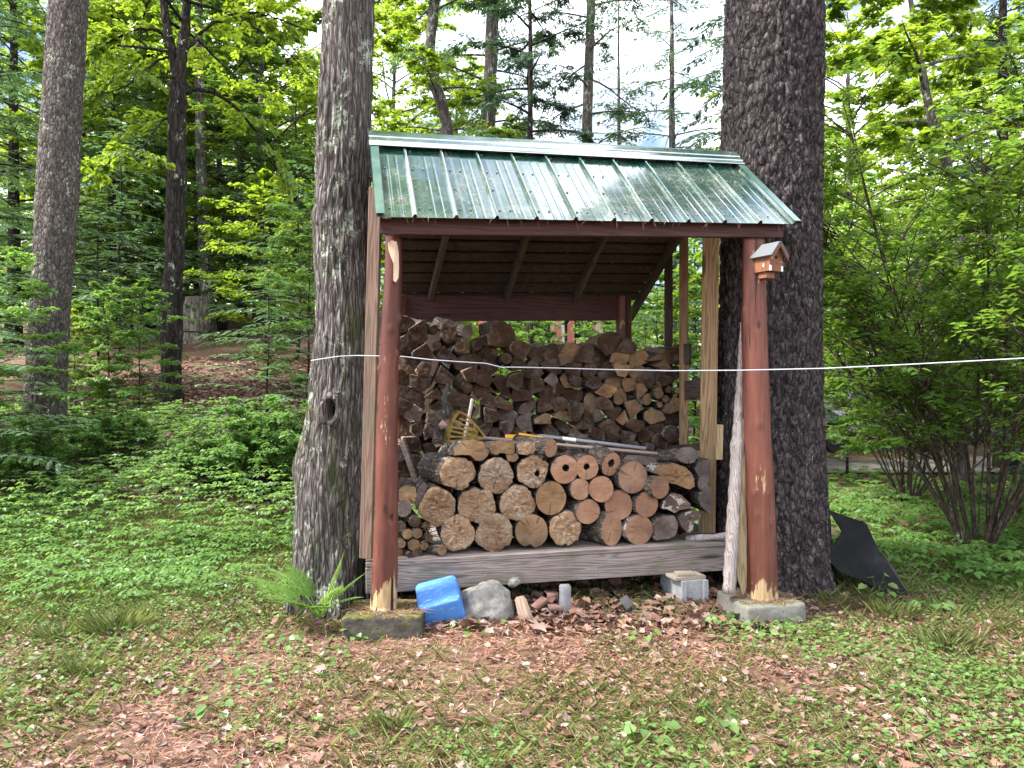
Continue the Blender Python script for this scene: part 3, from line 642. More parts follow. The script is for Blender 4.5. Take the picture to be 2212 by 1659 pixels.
# sheathing boards, seen from below
def slope_pt(u, t): return lerp(lerp(rL, rR, u), lerp(kL, kR, u), t) - nb_ * .03
mb = MB(); nbd = 13
for i in range(nbd):
    a, b = i / nbd + .014, (i + 1) / nbd - .006; q = [slope_pt(.03, a), slope_pt(.985, a), slope_pt(.985, b), slope_pt(.03, b)]
    lo = [p - nb_ * (.019 + .002 * random.random()) for p in q]; mb.add(q + lo, [(0, 1, 2, 3), (7, 6, 5, 4), (0, 4, 5, 1), (1, 5, 6, 2), (2, 6, 7, 3), (3, 7, 4, 0)])
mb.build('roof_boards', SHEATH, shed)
mb = MB()
for i in range(7):
    a, b = i / 7 * .9 + .06, (i + 1) / 7 * .9 + .05; q = [lerp(lerp(vL, vR, u), lerp(eL, eR, u), t) - nf * .012 for u, t in ((.03, a), (.955, a), (.955, b), (.03, b))]
    lo = [p - nf * .019 for p in q]; mb.add(q + lo, [(0, 1, 2, 3), (7, 6, 5, 4), (0, 4, 5, 1), (1, 5, 6, 2), (2, 6, 7, 3), (3, 7, 4, 0)])
mb.build('roof_boards', SHEATH, shed)
for xt, yt, xb, yb in ((962, 513, 918, 690), (1136, 513, 1078, 692), (1302, 515, 1222, 690), (1462, 515, 1362, 684)):
    # the rafter lies in the plane of the back slope: meet that plane on the two sight lines
    def hit(x, y):
        o_ = Vector((0, 0, EYE)); dv = P(x, y, 1) - o_; pl = rL - nb_ * .10; return o_ + dv * ((pl - o_).dot(nb_) / dv.dot(nb_))
    a, b = hit(xt, yt), hit(xb, yb); dv = (b - a); u_ = ((a - rL).dot(rR - rL)) / (rR - rL).length_squared; a2 = a - dv * ((a.y - (lerp(rL.y, rR.y, u_) + .12)) / dv.y)
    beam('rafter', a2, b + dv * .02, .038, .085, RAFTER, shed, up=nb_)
# deck
dL, dR = P(790, 1214, 5.05), P(1592, 1168, 5.55)
ub = (dR - dL).normalized(); bk = Vector((-ub.y, ub.x, 0)).normalized(); upv = Vector((0, 0, 1))
def deck_pt(u, v): return dL + (dR - dL) * u + bk * v
mb = MB(); mb2 = MB(); nb2 = 11
for i in range(nb2):
    v0, v1 = i * .137 - .02, i * .137 + .112; q = [deck_pt(0, v0), deck_pt(1, v0), deck_pt(1, v1), deck_pt(0, v1)]; lo = [p - upv * .034 for p in q]
    mb.add(lo + q, [(4, 5, 6, 7), (3, 2, 1, 0), (4, 0, 1, 5), (5, 1, 2, 6), (6, 2, 3, 7), (7, 3, 0, 4)])
    if i == 0: beam('deck_edge_board', lerp(q[0], q[3], .5) - upv * .017, lerp(q[1], q[2], .5) - upv * .017, .132, .034, DECKW, shed); mb.v.clear(); mb.f.clear(); mb.m.clear()
mb.build('deck_boards', DECKW, shed)
beam('fascia_board', deck_pt(0, 0) - upv * .122, deck_pt(1, 0) - upv * .122, .038, .172, DECKW, shed)
beam('back_joist', deck_pt(0, 1.44) - upv * .11, deck_pt(1, 1.44) - upv * .11, .038, .14, DECKW, shed)
for u in (.01, .25, .5, .75, .99): beam('deck_joist', deck_pt(u, .03) - upv * .11, deck_pt(u, 1.4) - upv * .11, .038, .14, DECKW, shed)
mb = MB(); rot = frame(bk)
for u in (.02, .3, .595, .87):
    for h in (.07, .13, .18): mb.box(deck_pt(u, -.0195) - upv * h, (.004, .008, .008), rot)
mb.build('nails', PALEMET, shed)

# ---------------------------------------------------------------- firewood
def log_piece(name, c, axis, outline, L, mats, label, cat='firewood log', group=None, rough=.004, rim=.0, hole=None, bark_f=None, sd=0, bulge=.0, taper=1.0):
    """one piece of firewood: outline in its own face plane (local XY, Z along the axis towards the viewer); child cut_end"""
    rs = np.random.RandomState(sd); ol = np.array(outline, float); n = len(ol)
    axis = Vector(axis).normalized(); z = axis; x = Vector((0, 0, 1)).cross(z).normalized(); y = z.cross(x)
    mw = Matrix.Translation(c) @ Matrix((x, y, z)).transposed().to_4x4()
    R0 = np.linalg.norm(ol, axis=1).mean(); nr = 7; mb = MB(); V = []
    zs = [0.0, -.015] + list(np.linspace(-.06, -L, 6)); fr_ = lambda p, q: noise.noise(Vector((p[0] * 30, p[1] * 30, q * 6 + sd * 3.7)))
    for i, zz in enumerate(zs):
        k_ = 1 + (taper - 1) * (-zz / L) + (0 if i == 0 else .012)
        for p in ol:
            g = 1 + (.05 * fr_(p, zz) if i else 0); V.append((p[0] * k_ * g, p[1] * k_ * g, zz - (rim * (.5 + .5 * fr_(p, 9)) if i == 0 else 0)))
    m = len(zs)
    for i in range(m - 1):
        for j in range(n):
            mb.f.append([i * n + j, (i + 1) * n + j, (i + 1) * n + (j + 1) % n, i * n + (j + 1) % n]); mb.m.append(0 if bark_f is None or bark_f(ol[j], ol[(j + 1) % n]) else 1)
    mb.f.append([(m - 1) * n + j for j in range(n)][::-1]); mb.m.append(1); mb.v = V
    o = link(name, mb.mesh(name), [mats[0], mats[1]], None, mw=mw); tag(o, label, cat, group)
    # the sawn or split face
    fb = MB(); hc = np.array(hole[:2]) if hole else np.zeros(2); hr = hole[2] if hole else 0; V = []
    for r in range(nr + 1):
        f = r / nr
        for j, p in enumerate(ol):
            inner = hc + (p / np.linalg.norm(p)) * hr * (1 + .35 * noise.noise(Vector((p[0] * 60, p[1] * 60, sd)))) if hole else np.zeros(2)
            q = inner + (p - inner) * f; zz = rough * (noise.noise(Vector((q[0] * 45, q[1] * 45, sd * 1.3))) + .6 * noise.noise(Vector((q[0] * 130, q[1] * 130, sd)))) + bulge * (1 - f * f)
            if r == nr: zz = V0z[j] if False else -(rim * (.5 + .5 * fr_(p, 9)))
            V.append((q[0], q[1], zz + .0012))
    for r in range(nr):
        for j in range(n): fb.f.append([r * n + j, (r + 1) * n + j, (r + 1) * n + (j + 1) % n, r * n + (j + 1) % n]); fb.m.append(0)
    if hole:
        b = len(V); 
        for dz in (.03, .10):
            for j in range(n): q = V[j]; V.append((hc[0] + (q[0] - hc[0]) * .95, hc[1] + (q[1] - hc[1]) * .95, -dz))
        for j in range(n):
            j2 = (j + 1) % n; fb.f.append([b + j, j, j2, b + j2]); fb.m.append(1); fb.f.append([b + n + j, b + j, b + j2, b + n + j2]); fb.m.append(1)
        fb.f.append([b + n + j for j in range(n)]); fb.m.append(1)
    else: fb.f.append(list(range(n))); fb.m.append(0)
    fb.v = V
    link('cut_end', fb.mesh('cut_end'), [mats[2], ROT], o, mw=mw)
    return o
def roundish(r, ry=None, n=40, wob=.05, sd=0, notch=None, jag=0.0):
    ry = ry or r; out = []
    for i in range(n):
        a = 2 * PI * i / n; k_ = 1 + wob * noise.noise(Vector((math.cos(a) * 1.4, math.sin(a) * 1.4, sd * 2.1))) + jag * noise.noise(Vector((math.cos(a) * 7, math.sin(a) * 7, sd)))
        if notch: da = (a - notch[0] + PI) % (2 * PI) - PI; k_ -= notch[2] * math.exp(-(da / notch[1]) ** 2)
        out.append((r * k_ * math.cos(a), ry * k_ * math.sin(a)))
    return out
def blocky(pts, n=44, jag=.0, sd=0):
    """resampled, slightly torn polygon"""
    p = np.array(pts, float); q = np.concatenate([p, p[:1]]); s = np.concatenate([[0], np.cumsum(np.linalg.norm(np.diff(q, axis=0), axis=1))]); t = np.linspace(0, s[-1], n, endpoint=False)
    o = np.stack([np.interp(t, s, q[:, 0]), np.interp(t, s, q[:, 1])], -1); o = (np.roll(o, 1, 0) + 8 * o + np.roll(o, -1, 0)) / 10
    for i in range(n): o[i] *= 1 + jag * noise.noise(Vector((o[i][0] * 70, o[i][1] * 70, sd)))
    return [tuple(v) for v in o]
# ---- the front row, from measured ends (crop units: 811.1 + x * .36667, 921.7 + y * .36667)
AX = -bk                           # logs point out of the shed
def fx(cx): return 811.1 + cx * .36667
def fy(cy): return 921.7 + cy * .36667
def fdep(cx): return float(np.interp(fx(cx), [790, 1592], [5.12, 5.60]))
def front(cx, cy, r, label, mats, ry=None, ax=(0, 0), L=.45, poly=None, dd=0, **kw):
    sd = int(cx * 7 + cy) % 997; d = fdep(cx) + dd; u = .36667 * d / FP; jag = kw.pop('jag', 0); wob = kw.pop('wob', .05); notch = kw.pop('notch', None)
    if poly: ol = blocky([(a * u, -b * u) for a, b in poly], 48, jag, sd)
    else: ol = roundish(r * u, (ry or r) * u, 44, wob, sd, notch, jag)
    h = kw.pop('hole', None); h = (h[0] * u, -h[1] * u, h[2] * u) if h else None
    a = AX + Vector((ax[0], 0, ax[1]))
    return log_piece(kw.pop('name', 'firewood_log'), P(fx(cx), fy(cy), d), a, ol, L, mats, label, group='logs of the front row', hole=h, sd=sd, **kw)
PK = (LOGBARK, SPLIT, CUT_PUNK); RD = (LOGBARK, SPLIT, CUT_RED); GR = (LOGBARK, SPLIT, CUT_GREY); FU = (LOGBARK, SPLIT, CUT_FUNG); TN = (LOGBARK, SPLIT, CUT_TAN); OD = (LOGBARK, SPLIT, CUT_OLD)
pk = dict(rough=.020, rim=.026, jag=.09, wob=.17)
front(485, 275, 112, 'broad pale punky log with bark on its left, high up by the rake head', PK, ry=98, ax=(.30, 0), **pk)
front(720, 288, 104, 'round pale punky log with a small bite at left, between two larger ones', PK, **pk)
front(928, 265, 97, 'round pale punky log with a dark hole low in its end', PK, hole=(24, 12, 17), ry=92, **pk)
front(368, 468, 108, 'pale punky log over the bundle of thin sticks, white fungus at its foot', PK, **pk)
front(605, 462, 110, 'pale punky log with a notched top in the middle tier', PK, notch=(PI / 2 - .2, .2, .2), **pk)
front(838, 455, 106, 'pale punky log with wavy saw lines, middle tier', PK, **pk)
front(1034, 422, 92, 'smooth yellow log end with fine saw lines, middle tier', TN, ry=98, rough=.004, jag=.02)
front(480, 630, 98, 'pale punky log at the bottom corner beside the thin sticks', PK, ry=112, **pk)
front(703, 625, 110, 'largest pale punky log of the bottom tier', PK, **pk)
front(920, 617, 98, 'tan log of the bottom tier with a rotted notch underneath', TN, ry=100, notch=(-PI / 2 - .1, .22, .24), rough=.005, rim=.008, jag=.04)
front(1122, 602, 96, 'pale punky log of the bottom tier with a ragged gap at its foot', PK, ry=104, notch=(-PI / 2 - .05, .13, .22), **pk)
front(568, 142, 0, 'half round split log lying on top next to the yellow rake head', TN, poly=[(-112, 25), (-105, -20), (-60, -60), (10, -66), (70, -50), (105, 0), (100, 30), (60, 62), (20, 58), (-10, 25), (-60, 22)], jag=.04, rough=.006, ax=(.15, .1))
front(765, 122, 0, 'flat split log with flaky bark on top of the front row', TN, poly=[(-110, -10), (-70, -40), (0, -42), (60, -40), (62, 10), (55, 38), (10, 38), (-30, 30), (-60, 45), (-90, 30)], jag=.05, rough=.008, ax=(.25, .1))
front(800, 180, 0, 'small pale wedge squeezed under the flat split log', TN, poly=[(-35, -25), (40, -22), (45, 5), (20, 28), (-20, 22)], jag=.04, rough=.006, dd=.02)
front(890, 124, 0, 'small pale split block with torn edges on top of the front row', PK, poly=[(-62, -30), (0, -40), (55, -36), (62, 10), (40, 36), (0, 42), (-50, 35)], jag=.06, rough=.008, ax=(.2, .1))
front(1032, 125, 56, 'short round log with grey bark below the tool handles', RD, ry=55, ax=(.85, -.05), L=.32, dd=-.02, wob=.08)
front(1115, 252, 82, 'reddish log with a ragged hollow at its centre, tallest of three', RD, hole=(6, -8, 21), ry=84)
front(1247, 240, 68, 'reddish log with a crescent shaped hollow, between two hollow ones', RD, hole=(-2, -4, 19), ry=72)
front(1388, 222, 64, 'reddish log with a hollow and pale bark showing on top', RD, hole=(0, -6, 24), ry=72, ax=(.35, -.3), L=.5, dd=.02)
front(1207, 370, 62, 'small reddish log under the hollow ones, left of a bigger', RD, ax=(.15, 0))
front(1330, 368, 76, 'reddish log with a star of cracks under the hollow logs', RD)
front(1252, 502, 80, 'reddish log with two tiny holes and grey bark at left', RD, ry=72, ax=(.3, 0))
front(1516, 300, 94, 'big smooth reddish log right of the hollow ones', RD, ax=(.12, 0))
front(1676, 358, 64, 'short reddish log sticking out with grey bark around it', RD, ry=66, ax=(.30, .05), dd=-.05)
front(1432, 462, 86, 'reddish log with long saw streaks, half behind its neighbours', RD, ry=88, dd=.03)
front(1597, 460, 74, 'reddish log with dark bark rim under the short one', RD, ax=(.15, 0))
front(1392, 604, 78, 'tall oval reddish log end at the bottom with grey bark at left', RD, ry=100, ax=(.45, 0))
front(1552, 606, 86, 'pinkish log with chainsaw facets at the bottom right', RD, ry=90, ax=(.1, 0), rough=.006)
front(1838, 172, 0, 'slab log with reddish grey end lying on top at the right corner', GR, poly=[(-95, 10), (-80, -35), (-30, -52), (40, -50), (95, -18), (88, 10), (40, 44), (-20, 44), (-60, 30)], jag=.04, ax=(.45, .2), L=.5, dd=.04)
front(1560, 190, 0, 'weathered slab with peeling brown bark between the hollow logs and the corner', GR, poly=[(-130, 10), (-90, -25), (0, -22), (120, 0), (150, 30), (90, 40), (-60, 30)], jag=.06, ax=(.2, .1), dd=.16)
front(1790, 298, 0, 'large torn split log with stringy brown and yellow fibres', TN, poly=[(-190, -40), (-130, -75), (-40, -85), (40, -60), (95, -10), (105, 60), (60, 75), (-20, 40), (-90, 25), (-110, -10)], jag=.09, rough=.014, ax=(.15, .05), dd=.02)
front(1925, 285, 0, 'upright smooth grey slab leaning at the right end of the pile', GR, poly=[(-50, -40), (-10, -85), (52, -90), (50, 10), (28, 70), (-10, 95), (-30, 60), (-20, 10)], jag=.03, dd=.06)
front(1770, 450, 0, 'dark split log with white fungus crusted on its end', FU, poly=[(-92, 30), (-80, -20), (-30, -58), (30, -50), (95, 10), (80, 35), (30, 40), (-10, 58), (-50, 35)], jag=.06, rough=.008)
front(1945, 432, 0, 'grey triangular split log at the right end below the grey slab', GR, poly=[(-50, -20), (20, -80), (38, -70), (36, -10), (46, 75), (20, 78), (-35, 30)], jag=.04, dd=.04)
front(1712, 592, 0, 'square split log with torn fibres on the deck edge', GR, poly=[(-80, -40), (-20, -68), (60, -65), (85, -10), (70, 50), (20, 70), (-72, 72)], jag=.05, rough=.008, ax=(.2, 0))
front(1850, 558, 0, 'curled bark slab with white shelf fungus at the deck edge', FU, poly=[(-70, -30), (-20, -55), (40, -68), (68, -45), (66, -5), (30, 0), (20, 50), (-10, 70), (-50, 30)], jag=.07, rough=.01)
front(1830, 648, 0, 'low dark split log on the deck behind the fungus slab', GR, poly=[(-60, 0), (0, -28), (80, -20), (90, 20), (-50, 25)], jag=.05, dd=.25)
front(188, 400, 0, 'split log with orange brown end beside the left post', TN, poly=[(-50, -30), (-10, -55), (50, -40), (55, 10), (35, 58), (-20, 50), (-50, 30)], jag=.05, rough=.006)
front(165, 482, 46, 'grey weathered log end just behind the left post', GR, ry=50, jag=.04)
front(275, 400, 0, 'curved slab of grey bark wedged beside the first punky log', GR, poly=[(-45, 40), (-25, -30), (10, -68), (35, -50), (15, -10), (-5, 60), (-30, 90)], jag=.05, dd=.03)
front(110, 395, 55, 'log end peeping out behind the left post', GR, jag=.04, dd=.05)
for q, (cx, cy, r, lab, axx) in enumerate([(232, 558, 35, 'thin round stick, topmost of the bundle on the deck', (.25, -.2)), (188, 632, 31, 'thin stick in the bundle with a dark ring, leftmost of a pair', (.1, 0)), (247, 628, 30, 'thin stick in the bundle, rightmost of a pair', (.1, 0)),
     (150, 590, 30, 'thin stick half hidden by the left post in the bundle', (0, 0)), (226, 697, 35, 'fat thin-bundle stick with pale end in its lower half', (.1, 0)), (153, 690, 25, 'small pale stick beside the post near the deck', (0, 0)), (250, 748, 31, 'thin stick lying lowest in the bundle on the deck', (.3, .1)),
     (300, 580, 24, 'twiggy stick end in the brush beside the bundle', (.3, 0)), (390, 727, 33, 'short stick with rough bark alone on the deck edge', (.6, .25)), (203, 756, 17, 'thinnest stick at the bottom of the bundle', (.2, 0)), (138, 745, 26, 'dark stick against the foot of the left post', (0, 0)), (315, 655, 25, 'dark stick set back beside the bundle', (.1, 0)), (335, 725, 28, 'dark stick lying flat behind the short bark stick', (.2, 0)), (285, 700, 26, 'brown stick hidden in the shade of the bundle', (.1, .0))]):
    front(cx, cy, r, lab, TN if q % 3 else OD, ax=axx, L=.35, dd=(0 if q < 7 else -.03 if q in (8, 9) else .06), name='firewood_stick', cat='stick', wob=.04)
# brushwood twigs and the stick on the deck edge
mb = MB(); rs = np.random.RandomState(3)
for i in range(26):
    a = P(fx(rs.uniform(270, 370)), fy(rs.uniform(560, 720)), fdep(320) + rs.uniform(-.03, .1)); mb.tube(curve(a, (rs.uniform(-1, 1), rs.uniform(-.6, .2), rs.uniform(-.3, .6)), rs.uniform(.08, .2), 4, .1, .3, rs), (.003, .003, .002, .002, .001), 4, False)
tag(mb.build('brush_twigs', BARK_S, loc=deck_pt(.12, .1)), 'tangle of thin dry twigs stuffed beside the stick bundle', 'twigs')
mb = MB(); mb.tube([P(fx(1830), fy(660), 5.62), P(fx(1930), fy(652), 5.58), P(fx(2000), fy(650), 5.56), P(fx(2062), fy(640), 5.5)], (.022, .025, .022, .026), 9, True, 0, .1, 4)
tag(mb.build('firewood_stick', GREYW, loc=P(fx(1930), fy(660), 5.58), smooth=True), 'grey bare stick lying along the deck edge at the right', 'stick', 'logs of the front row')
# ---- the back stack: split pieces packed against one another (crop units: 847.9 + x * .3, 663.6 + y * .3)
S = [(300,165,-38),(400,172,50),(540,180,-51),(190,180,55),(100,125,40),(760,200,75),(680,240,45),(320,278,-33),(397,335,46),(497,290,-42),(600,285,52),(120,275,55),(225,340,50),(690,330,50),(822,368,-40),(930,315,50),(1045,330,56),(1160,330,50),(1250,345,58),(1400,350,55),(1500,385,50),(1560,275,62),(1680,300,48),(1640,370,48),(1760,375,52),(1925,335,62),(2000,350,40),
 (120,420,56),(250,440,48),(555,385,62),(690,425,44),(560,470,48),(900,415,50),(1000,455,52),(1155,410,50),(1330,455,50),(1430,440,48),(1540,465,52),(1660,450,50),(1760,470,46),(1850,505,56),(1950,430,50),(2015,470,38),(80,500,42),(185,540,58),(365,490,66),(500,550,50),(655,520,52),(770,545,44),(890,555,58),(1030,575,54),(1150,510,48),(1250,530,46),(1340,545,44),(1450,565,46),(1600,535,48),(1710,575,50),(1965,520,44),
 (358,562,-27),(300,620,44),(165,645,56),(485,655,60),(660,600,46),(805,618,36),(925,640,50),(1130,610,46),(1210,580,38),(1300,630,50),(1540,605,52),(1640,640,46),(1835,665,-43),(1990,590,-27),(2055,600,-22),(1780,610,38),(1925,610,40),(70,720,50),(145,760,48),(330,710,48),(530,760,50),(672,690,50),(820,700,48),(960,705,48),(1085,720,52),(1200,700,46),(1325,740,54),(1430,695,50),(1545,690,50),(1590,775,48),(1725,740,58),(1965,660,-26),(1925,700,-22),(2035,712,44),(1480,770,44),
 (190,850,54),(690,775,46),(830,785,48),(965,850,64),(1100,800,46),(1250,805,46),(1400,830,56),(1660,800,40),(1570,860,60),(1740,862,54),(1890,805,56),(2030,800,48),(600,840,46),(90,890,50),(300,820,50),(250,910,50),(815,855,46),(660,885,40),(740,895,42),(1135,885,54),(1245,855,42),(1335,925,48),(1470,895,52),(1580,935,52),(1695,930,50),(1820,920,54),(1895,870,44),(2012,912,-60),(1925,965,50),(905,930,46),(345,960,50),(140,985,50),(440,940,46),(540,930,46),(1015,955,46),(1220,960,48),(1440,985,46),(1750,1010,50),(2020,1010,46),
 (165,1095,52),(60,1050,46),(270,1060,48),(380,1070,46),(187,1200,50),(80,1160,46),(300,1160,46),(1850,1030,46),(1620,1030,44),(1100,985,40),(70,610,40),(1345,1010,44),(800,960,44),(680,985,44),(560,1020,44)]
for r_ in range(5):                # the courses down to the deck, behind the front row
    for c_ in range(14): S.append((455 + c_ * 122 + (r_ % 2) * 50, 1085 + r_ * 112, 62))
def bpx(a): return 847.9 + a * .3
def bpy_(a): return 663.6 + a * .3
ORD = 'first second third fourth fifth sixth seventh eighth ninth tenth eleventh twelfth thirteenth fourteenth fifteenth sixteenth seventeenth eighteenth nineteenth twentieth twenty-first twenty-second twenty-third twenty-fourth twenty-fifth twenty-sixth twenty-seventh twenty-eighth'.split()
rows = {}
for i, (x_, y_, w_) in enumerate(S): rows.setdefault(int((y_ - 100) // 92), []).append(i)
rank = {}
for r_, ids in rows.items():
    ids.sort(key=lambda i: S[i][0])
    for k_, i in enumerate(ids): rank[i] = (r_, k_)
ROWN = ['top', 'second', 'third', 'fourth', 'fifth', 'sixth', 'seventh', 'eighth', 'ninth', 'tenth', 'eleventh', 'twelfth', 'thirteenth', 'fourteenth', 'fifteenth', 'sixteenth', 'seventeenth', 'lowest']
SPECIAL = {0: 'lichen covered round log at the top left of the back stack', 2: 'fat round log with crusty bark, highest on the back stack', 5: 'long dark slab log on the shoulder of the back stack', 9: 'round log below the two lichen covered ones', 18: 'dark humped log on top of the back stack', 21: 'big dark block on top of the back stack by the rear post', 25: 'splintered log with a sharp tip on top near the right wall', 29: 'half round log with a thick bark crust behind the white line', 70: 'pale round log end near the right wall of the back stack', 47: 'wedge log with lichen bark standing diagonal above the rake'}
for i, (x0, y0, w0) in enumerate(S):
    rs = random.Random(i * 31 + 5); d = float(np.interp(bpx(x0), [870, 1335, 1480], [5.92, 6.17, 6.25])) + rs.uniform(-.06, .06); u = .3 * d / FP; rnd = w0 < 0; w_ = abs(w0)
    if rnd: ol = roundish(w_ * u, w_ * u, 28, .05, i)
    else:
        rx = w_ * rs.uniform(1.6, 2.0); ry = w_ * rs.uniform(1.35, 1.7); th = rs.uniform(-.6, .6)
        poly = [(rx * math.cos(a) * math.cos(th) - ry * math.sin(a) * math.sin(th), rx * math.cos(a) * math.sin(th) + ry * math.sin(a) * math.cos(th)) for a in np.linspace(0, 2 * PI, 20, endpoint=False)]
        if i == 25: poly = [(-95, 55), (-40, 20), (75, -75), (100, -60), (90, 40)]
        for j, (x1, y1, w1) in enumerate(S):
            if j == i: continue
            dx, dy = x1 - x0, y1 - y0; D = math.hypot(dx, dy)
            if D > 210 or i == 25: continue
            wi, wj = (w_ * 1.0) ** 2, (abs(w1) * (1.05 if w1 < 0 else 1.0)) ** 2; t = (D * D + wi - wj) / (2 * D) - 1.0; tw = 0 if (rnd or w1 < 0) else (.42 if (i * 7 + j * 7) % 3 else -.38) * (1 if i < j else 1); ca_, sa_ = math.cos(tw), math.sin(tw); nx_, ny_ = dx / D * ca_ - dy / D * sa_, dx / D * sa_ + dy / D * ca_; out = []
            for k_ in range(len(poly)):
                a, b = poly[k_], poly[(k_ + 1) % len(poly)]; da, db = a[0] * nx_ + a[1] * ny_ - t, b[0] * nx_ + b[1] * ny_ - t
                if da <= 0: out.append(a)
                if da * db < 0: s_ = da / (da - db); out.append((a[0] + (b[0] - a[0]) * s_, a[1] + (b[1] - a[1]) * s_))
            poly = out
            if len(poly) < 3: break
        if len(poly) < 3: continue
        if not rnd and i != 25 and rs.random() < .24:       # a corner riven to a wedge
            a = rs.choice([PI / 2, -PI / 2]) + rs.uniform(-.9, .9)
            for sg in (-1, 1):
                n_ = (math.cos(a + sg * .95), math.sin(a + sg * .95)); t = w_ * rs.uniform(.5, .8); out = []
                for k_ in range(len(poly)):
                    p, b = poly[k_], poly[(k_ + 1) % len(poly)]; da, db = p[0] * n_[0] + p[1] * n_[1] - t, b[0] * n_[0] + b[1] * n_[1] - t
                    if da <= 0: out.append(p)
                    if da * db < 0: s_ = da / (da - db); out.append((p[0] + (b[0] - p[0]) * s_, p[1] + (b[1] - p[1]) * s_))
                if len(out) > 2: poly = out
        if rs.random() < .4 and len(poly) > 4:       # split flat across one side
            a = rs.uniform(0, 2 * PI); n_ = (math.cos(a), math.sin(a)); t = w_ * rs.uniform(.55, .85); poly = [(p[0] - max(0, p[0] * n_[0] + p[1] * n_[1] - t) * n_[0], p[1] - max(0, p[0] * n_[0] + p[1] * n_[1] - t) * n_[1]) for p in poly]
        ol = blocky([(p[0] * u, -p[1] * u) for p in poly], 40, .06, i)
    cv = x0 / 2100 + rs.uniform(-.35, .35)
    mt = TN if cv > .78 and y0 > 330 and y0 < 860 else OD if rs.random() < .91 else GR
    ax = AX + Vector((rs.uniform(-.18, .18), 0, rs.uniform(-.14, .14)))
    if i in (0, 2): ax = AX + Vector((.75, 0, -.32))
    if i == 70: ax = AX + Vector((.5, 0, -.1))
    r_, k_ = rank[i]
    if i in SPECIAL: lab = SPECIAL[i]
    else:
        kind = ('round' if rnd else 'split') + (' greyish' if mt is GR else ' tan' if mt is TN else ' dark brown')
        lab = f"{kind} log, {ORD[k_]} from the left in the {ROWN[r_]} row of the back stack"
    ba = rs.uniform(0, 2 * PI); bf = (lambda p, q: True) if rnd else (lambda p, q, ba=ba: math.cos(math.atan2(p[1], p[0]) - ba) > .1)
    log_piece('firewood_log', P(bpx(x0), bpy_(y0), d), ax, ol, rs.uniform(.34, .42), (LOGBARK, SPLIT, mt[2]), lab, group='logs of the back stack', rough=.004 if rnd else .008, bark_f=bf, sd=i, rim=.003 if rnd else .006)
# ---------------------------------------------------------------- the big trees
def big_trunk(name, pts, mat, seg, n, disp, label, crownkey=None, top=None, dep=None, extra=None):
    """pts: (centre x, y, width, distance) measured down the trunk, top first"""
    ps = np.array([tuple(P(x, y, d)) for x, y, w_, d in pts][::-1]); rr = np.array([w_ * d / FP / 2 for x, y, w_, d in pts][::-1])
    if top is not None: ps = np.concatenate([ps, [ps[-1] + np.array(top[:3])]]); rr = np.append(rr, top[3])
    s = np.concatenate([[0], np.cumsum(np.linalg.norm(np.diff(ps, axis=0), axis=1))]); t = np.linspace(0, s[-1], n)
    C = np.stack([np.interp(t, s, ps[:, i]) for i in range(3)], -1); rad = np.interp(t, s, rr); m = 6
    for a in (C[:, 0], C[:, 1], rad): a[:] = np.convolve(np.pad(a, m, 'edge'), np.ones(2 * m + 1) / (2 * m + 1), 'valid')
    base = Vector(C[0]); base.z = float(ZT(base.x, base.y)) - .02; e = empty(name, base, label, 'tree'); ang = np.arange(seg) / seg * 2 * PI; V = []
    for i in range(n):
        for a in ang:
            ca, sa = math.cos(a), math.sin(a); r = rad[i] + disp(ca, sa, C[i, 2], rad[i], a); V.append((C[i, 0] + r * ca, C[i, 1] + r * sa, C[i, 2]))
    i_, j_ = np.meshgrid(np.arange(n - 1), np.arange(seg), indexing='ij')
    F = np.stack([i_ * seg + j_, i_ * seg + (j_ + 1) % seg, (i_ + 1) * seg + (j_ + 1) % seg, (i_ + 1) * seg + j_], -1).reshape(-1, 4)
    link('trunk', np_mesh('trunk', np.array(V) - np.array(base), F), mat, e, loc=base)
    if crownkey:
        me = PROTO[crownkey][1]; o = bpy.data.objects.new('crown', me); COL.objects.link(o); o.parent = e; o.matrix_local = Matrix.Translation(Vector(C[-1]) - base - Vector((0, 0, dep or 0)))
        me2 = PROTO[crownkey][0]; o = bpy.data.objects.new('limbs', me2); COL.objects.link(o); o.parent = e; o.matrix_local = Matrix.Translation(Vector(C[-1]) - base - Vector((0, 0, dep or 0)))
    return e, C, rad
def ss(a, b, x): t = min(1, max(0, (x - a) / (b - a))); return t * t * (3 - 2 * t)
def maple_disp(ca, sa, z, r, a):
    q = Vector((ca * r * 24, sa * r * 24, z * 2.8)); n1 = noise.noise(q); n2 = noise.noise(q * 2.3 + Vector((5, 3, 1)))
    rd = 1 - abs(n1) * 2.2; f = .017 * rd + .009 * n2 + .014 * noise.noise(Vector((ca * 1.5, sa * 1.5, z * .8)))
    p = noise.noise(Vector((ca * r * 30, sa * r * 30, z * 9))); f += .004 * p
    da = (a - (-PI / 2 - .02) + PI) % (2 * PI) - PI; dz = z - 1.375; e = (da * r / .055) ** 2 + (dz / .085) ** 2      # knot hole and its callus
    if e < 9: f += .035 * math.exp(-abs(e - 1.1) * 1.2) - .13 * math.exp(-((da * r / .026) ** 2 + (dz / .058) ** 2) ** 2)
    dz = z - 2.66 - .05 * math.sin(a * 2); f += .028 * math.exp(-(dz / .09) ** 2) * (.6 + .4 * noise.noise(Vector((ca * 3, sa * 3, 2))))   # old scar across the stem
    dz = z - .98; da = (a - (-PI) + PI) % (2 * PI) - PI; f += .05 * math.exp(-(dz / .13) ** 2 - (da / .6) ** 2)                    # burl on the left
    if z < .5: f += (.5 - z) * .16 * max(0, math.sin(a * 5 + .8)) ** 2
    return f
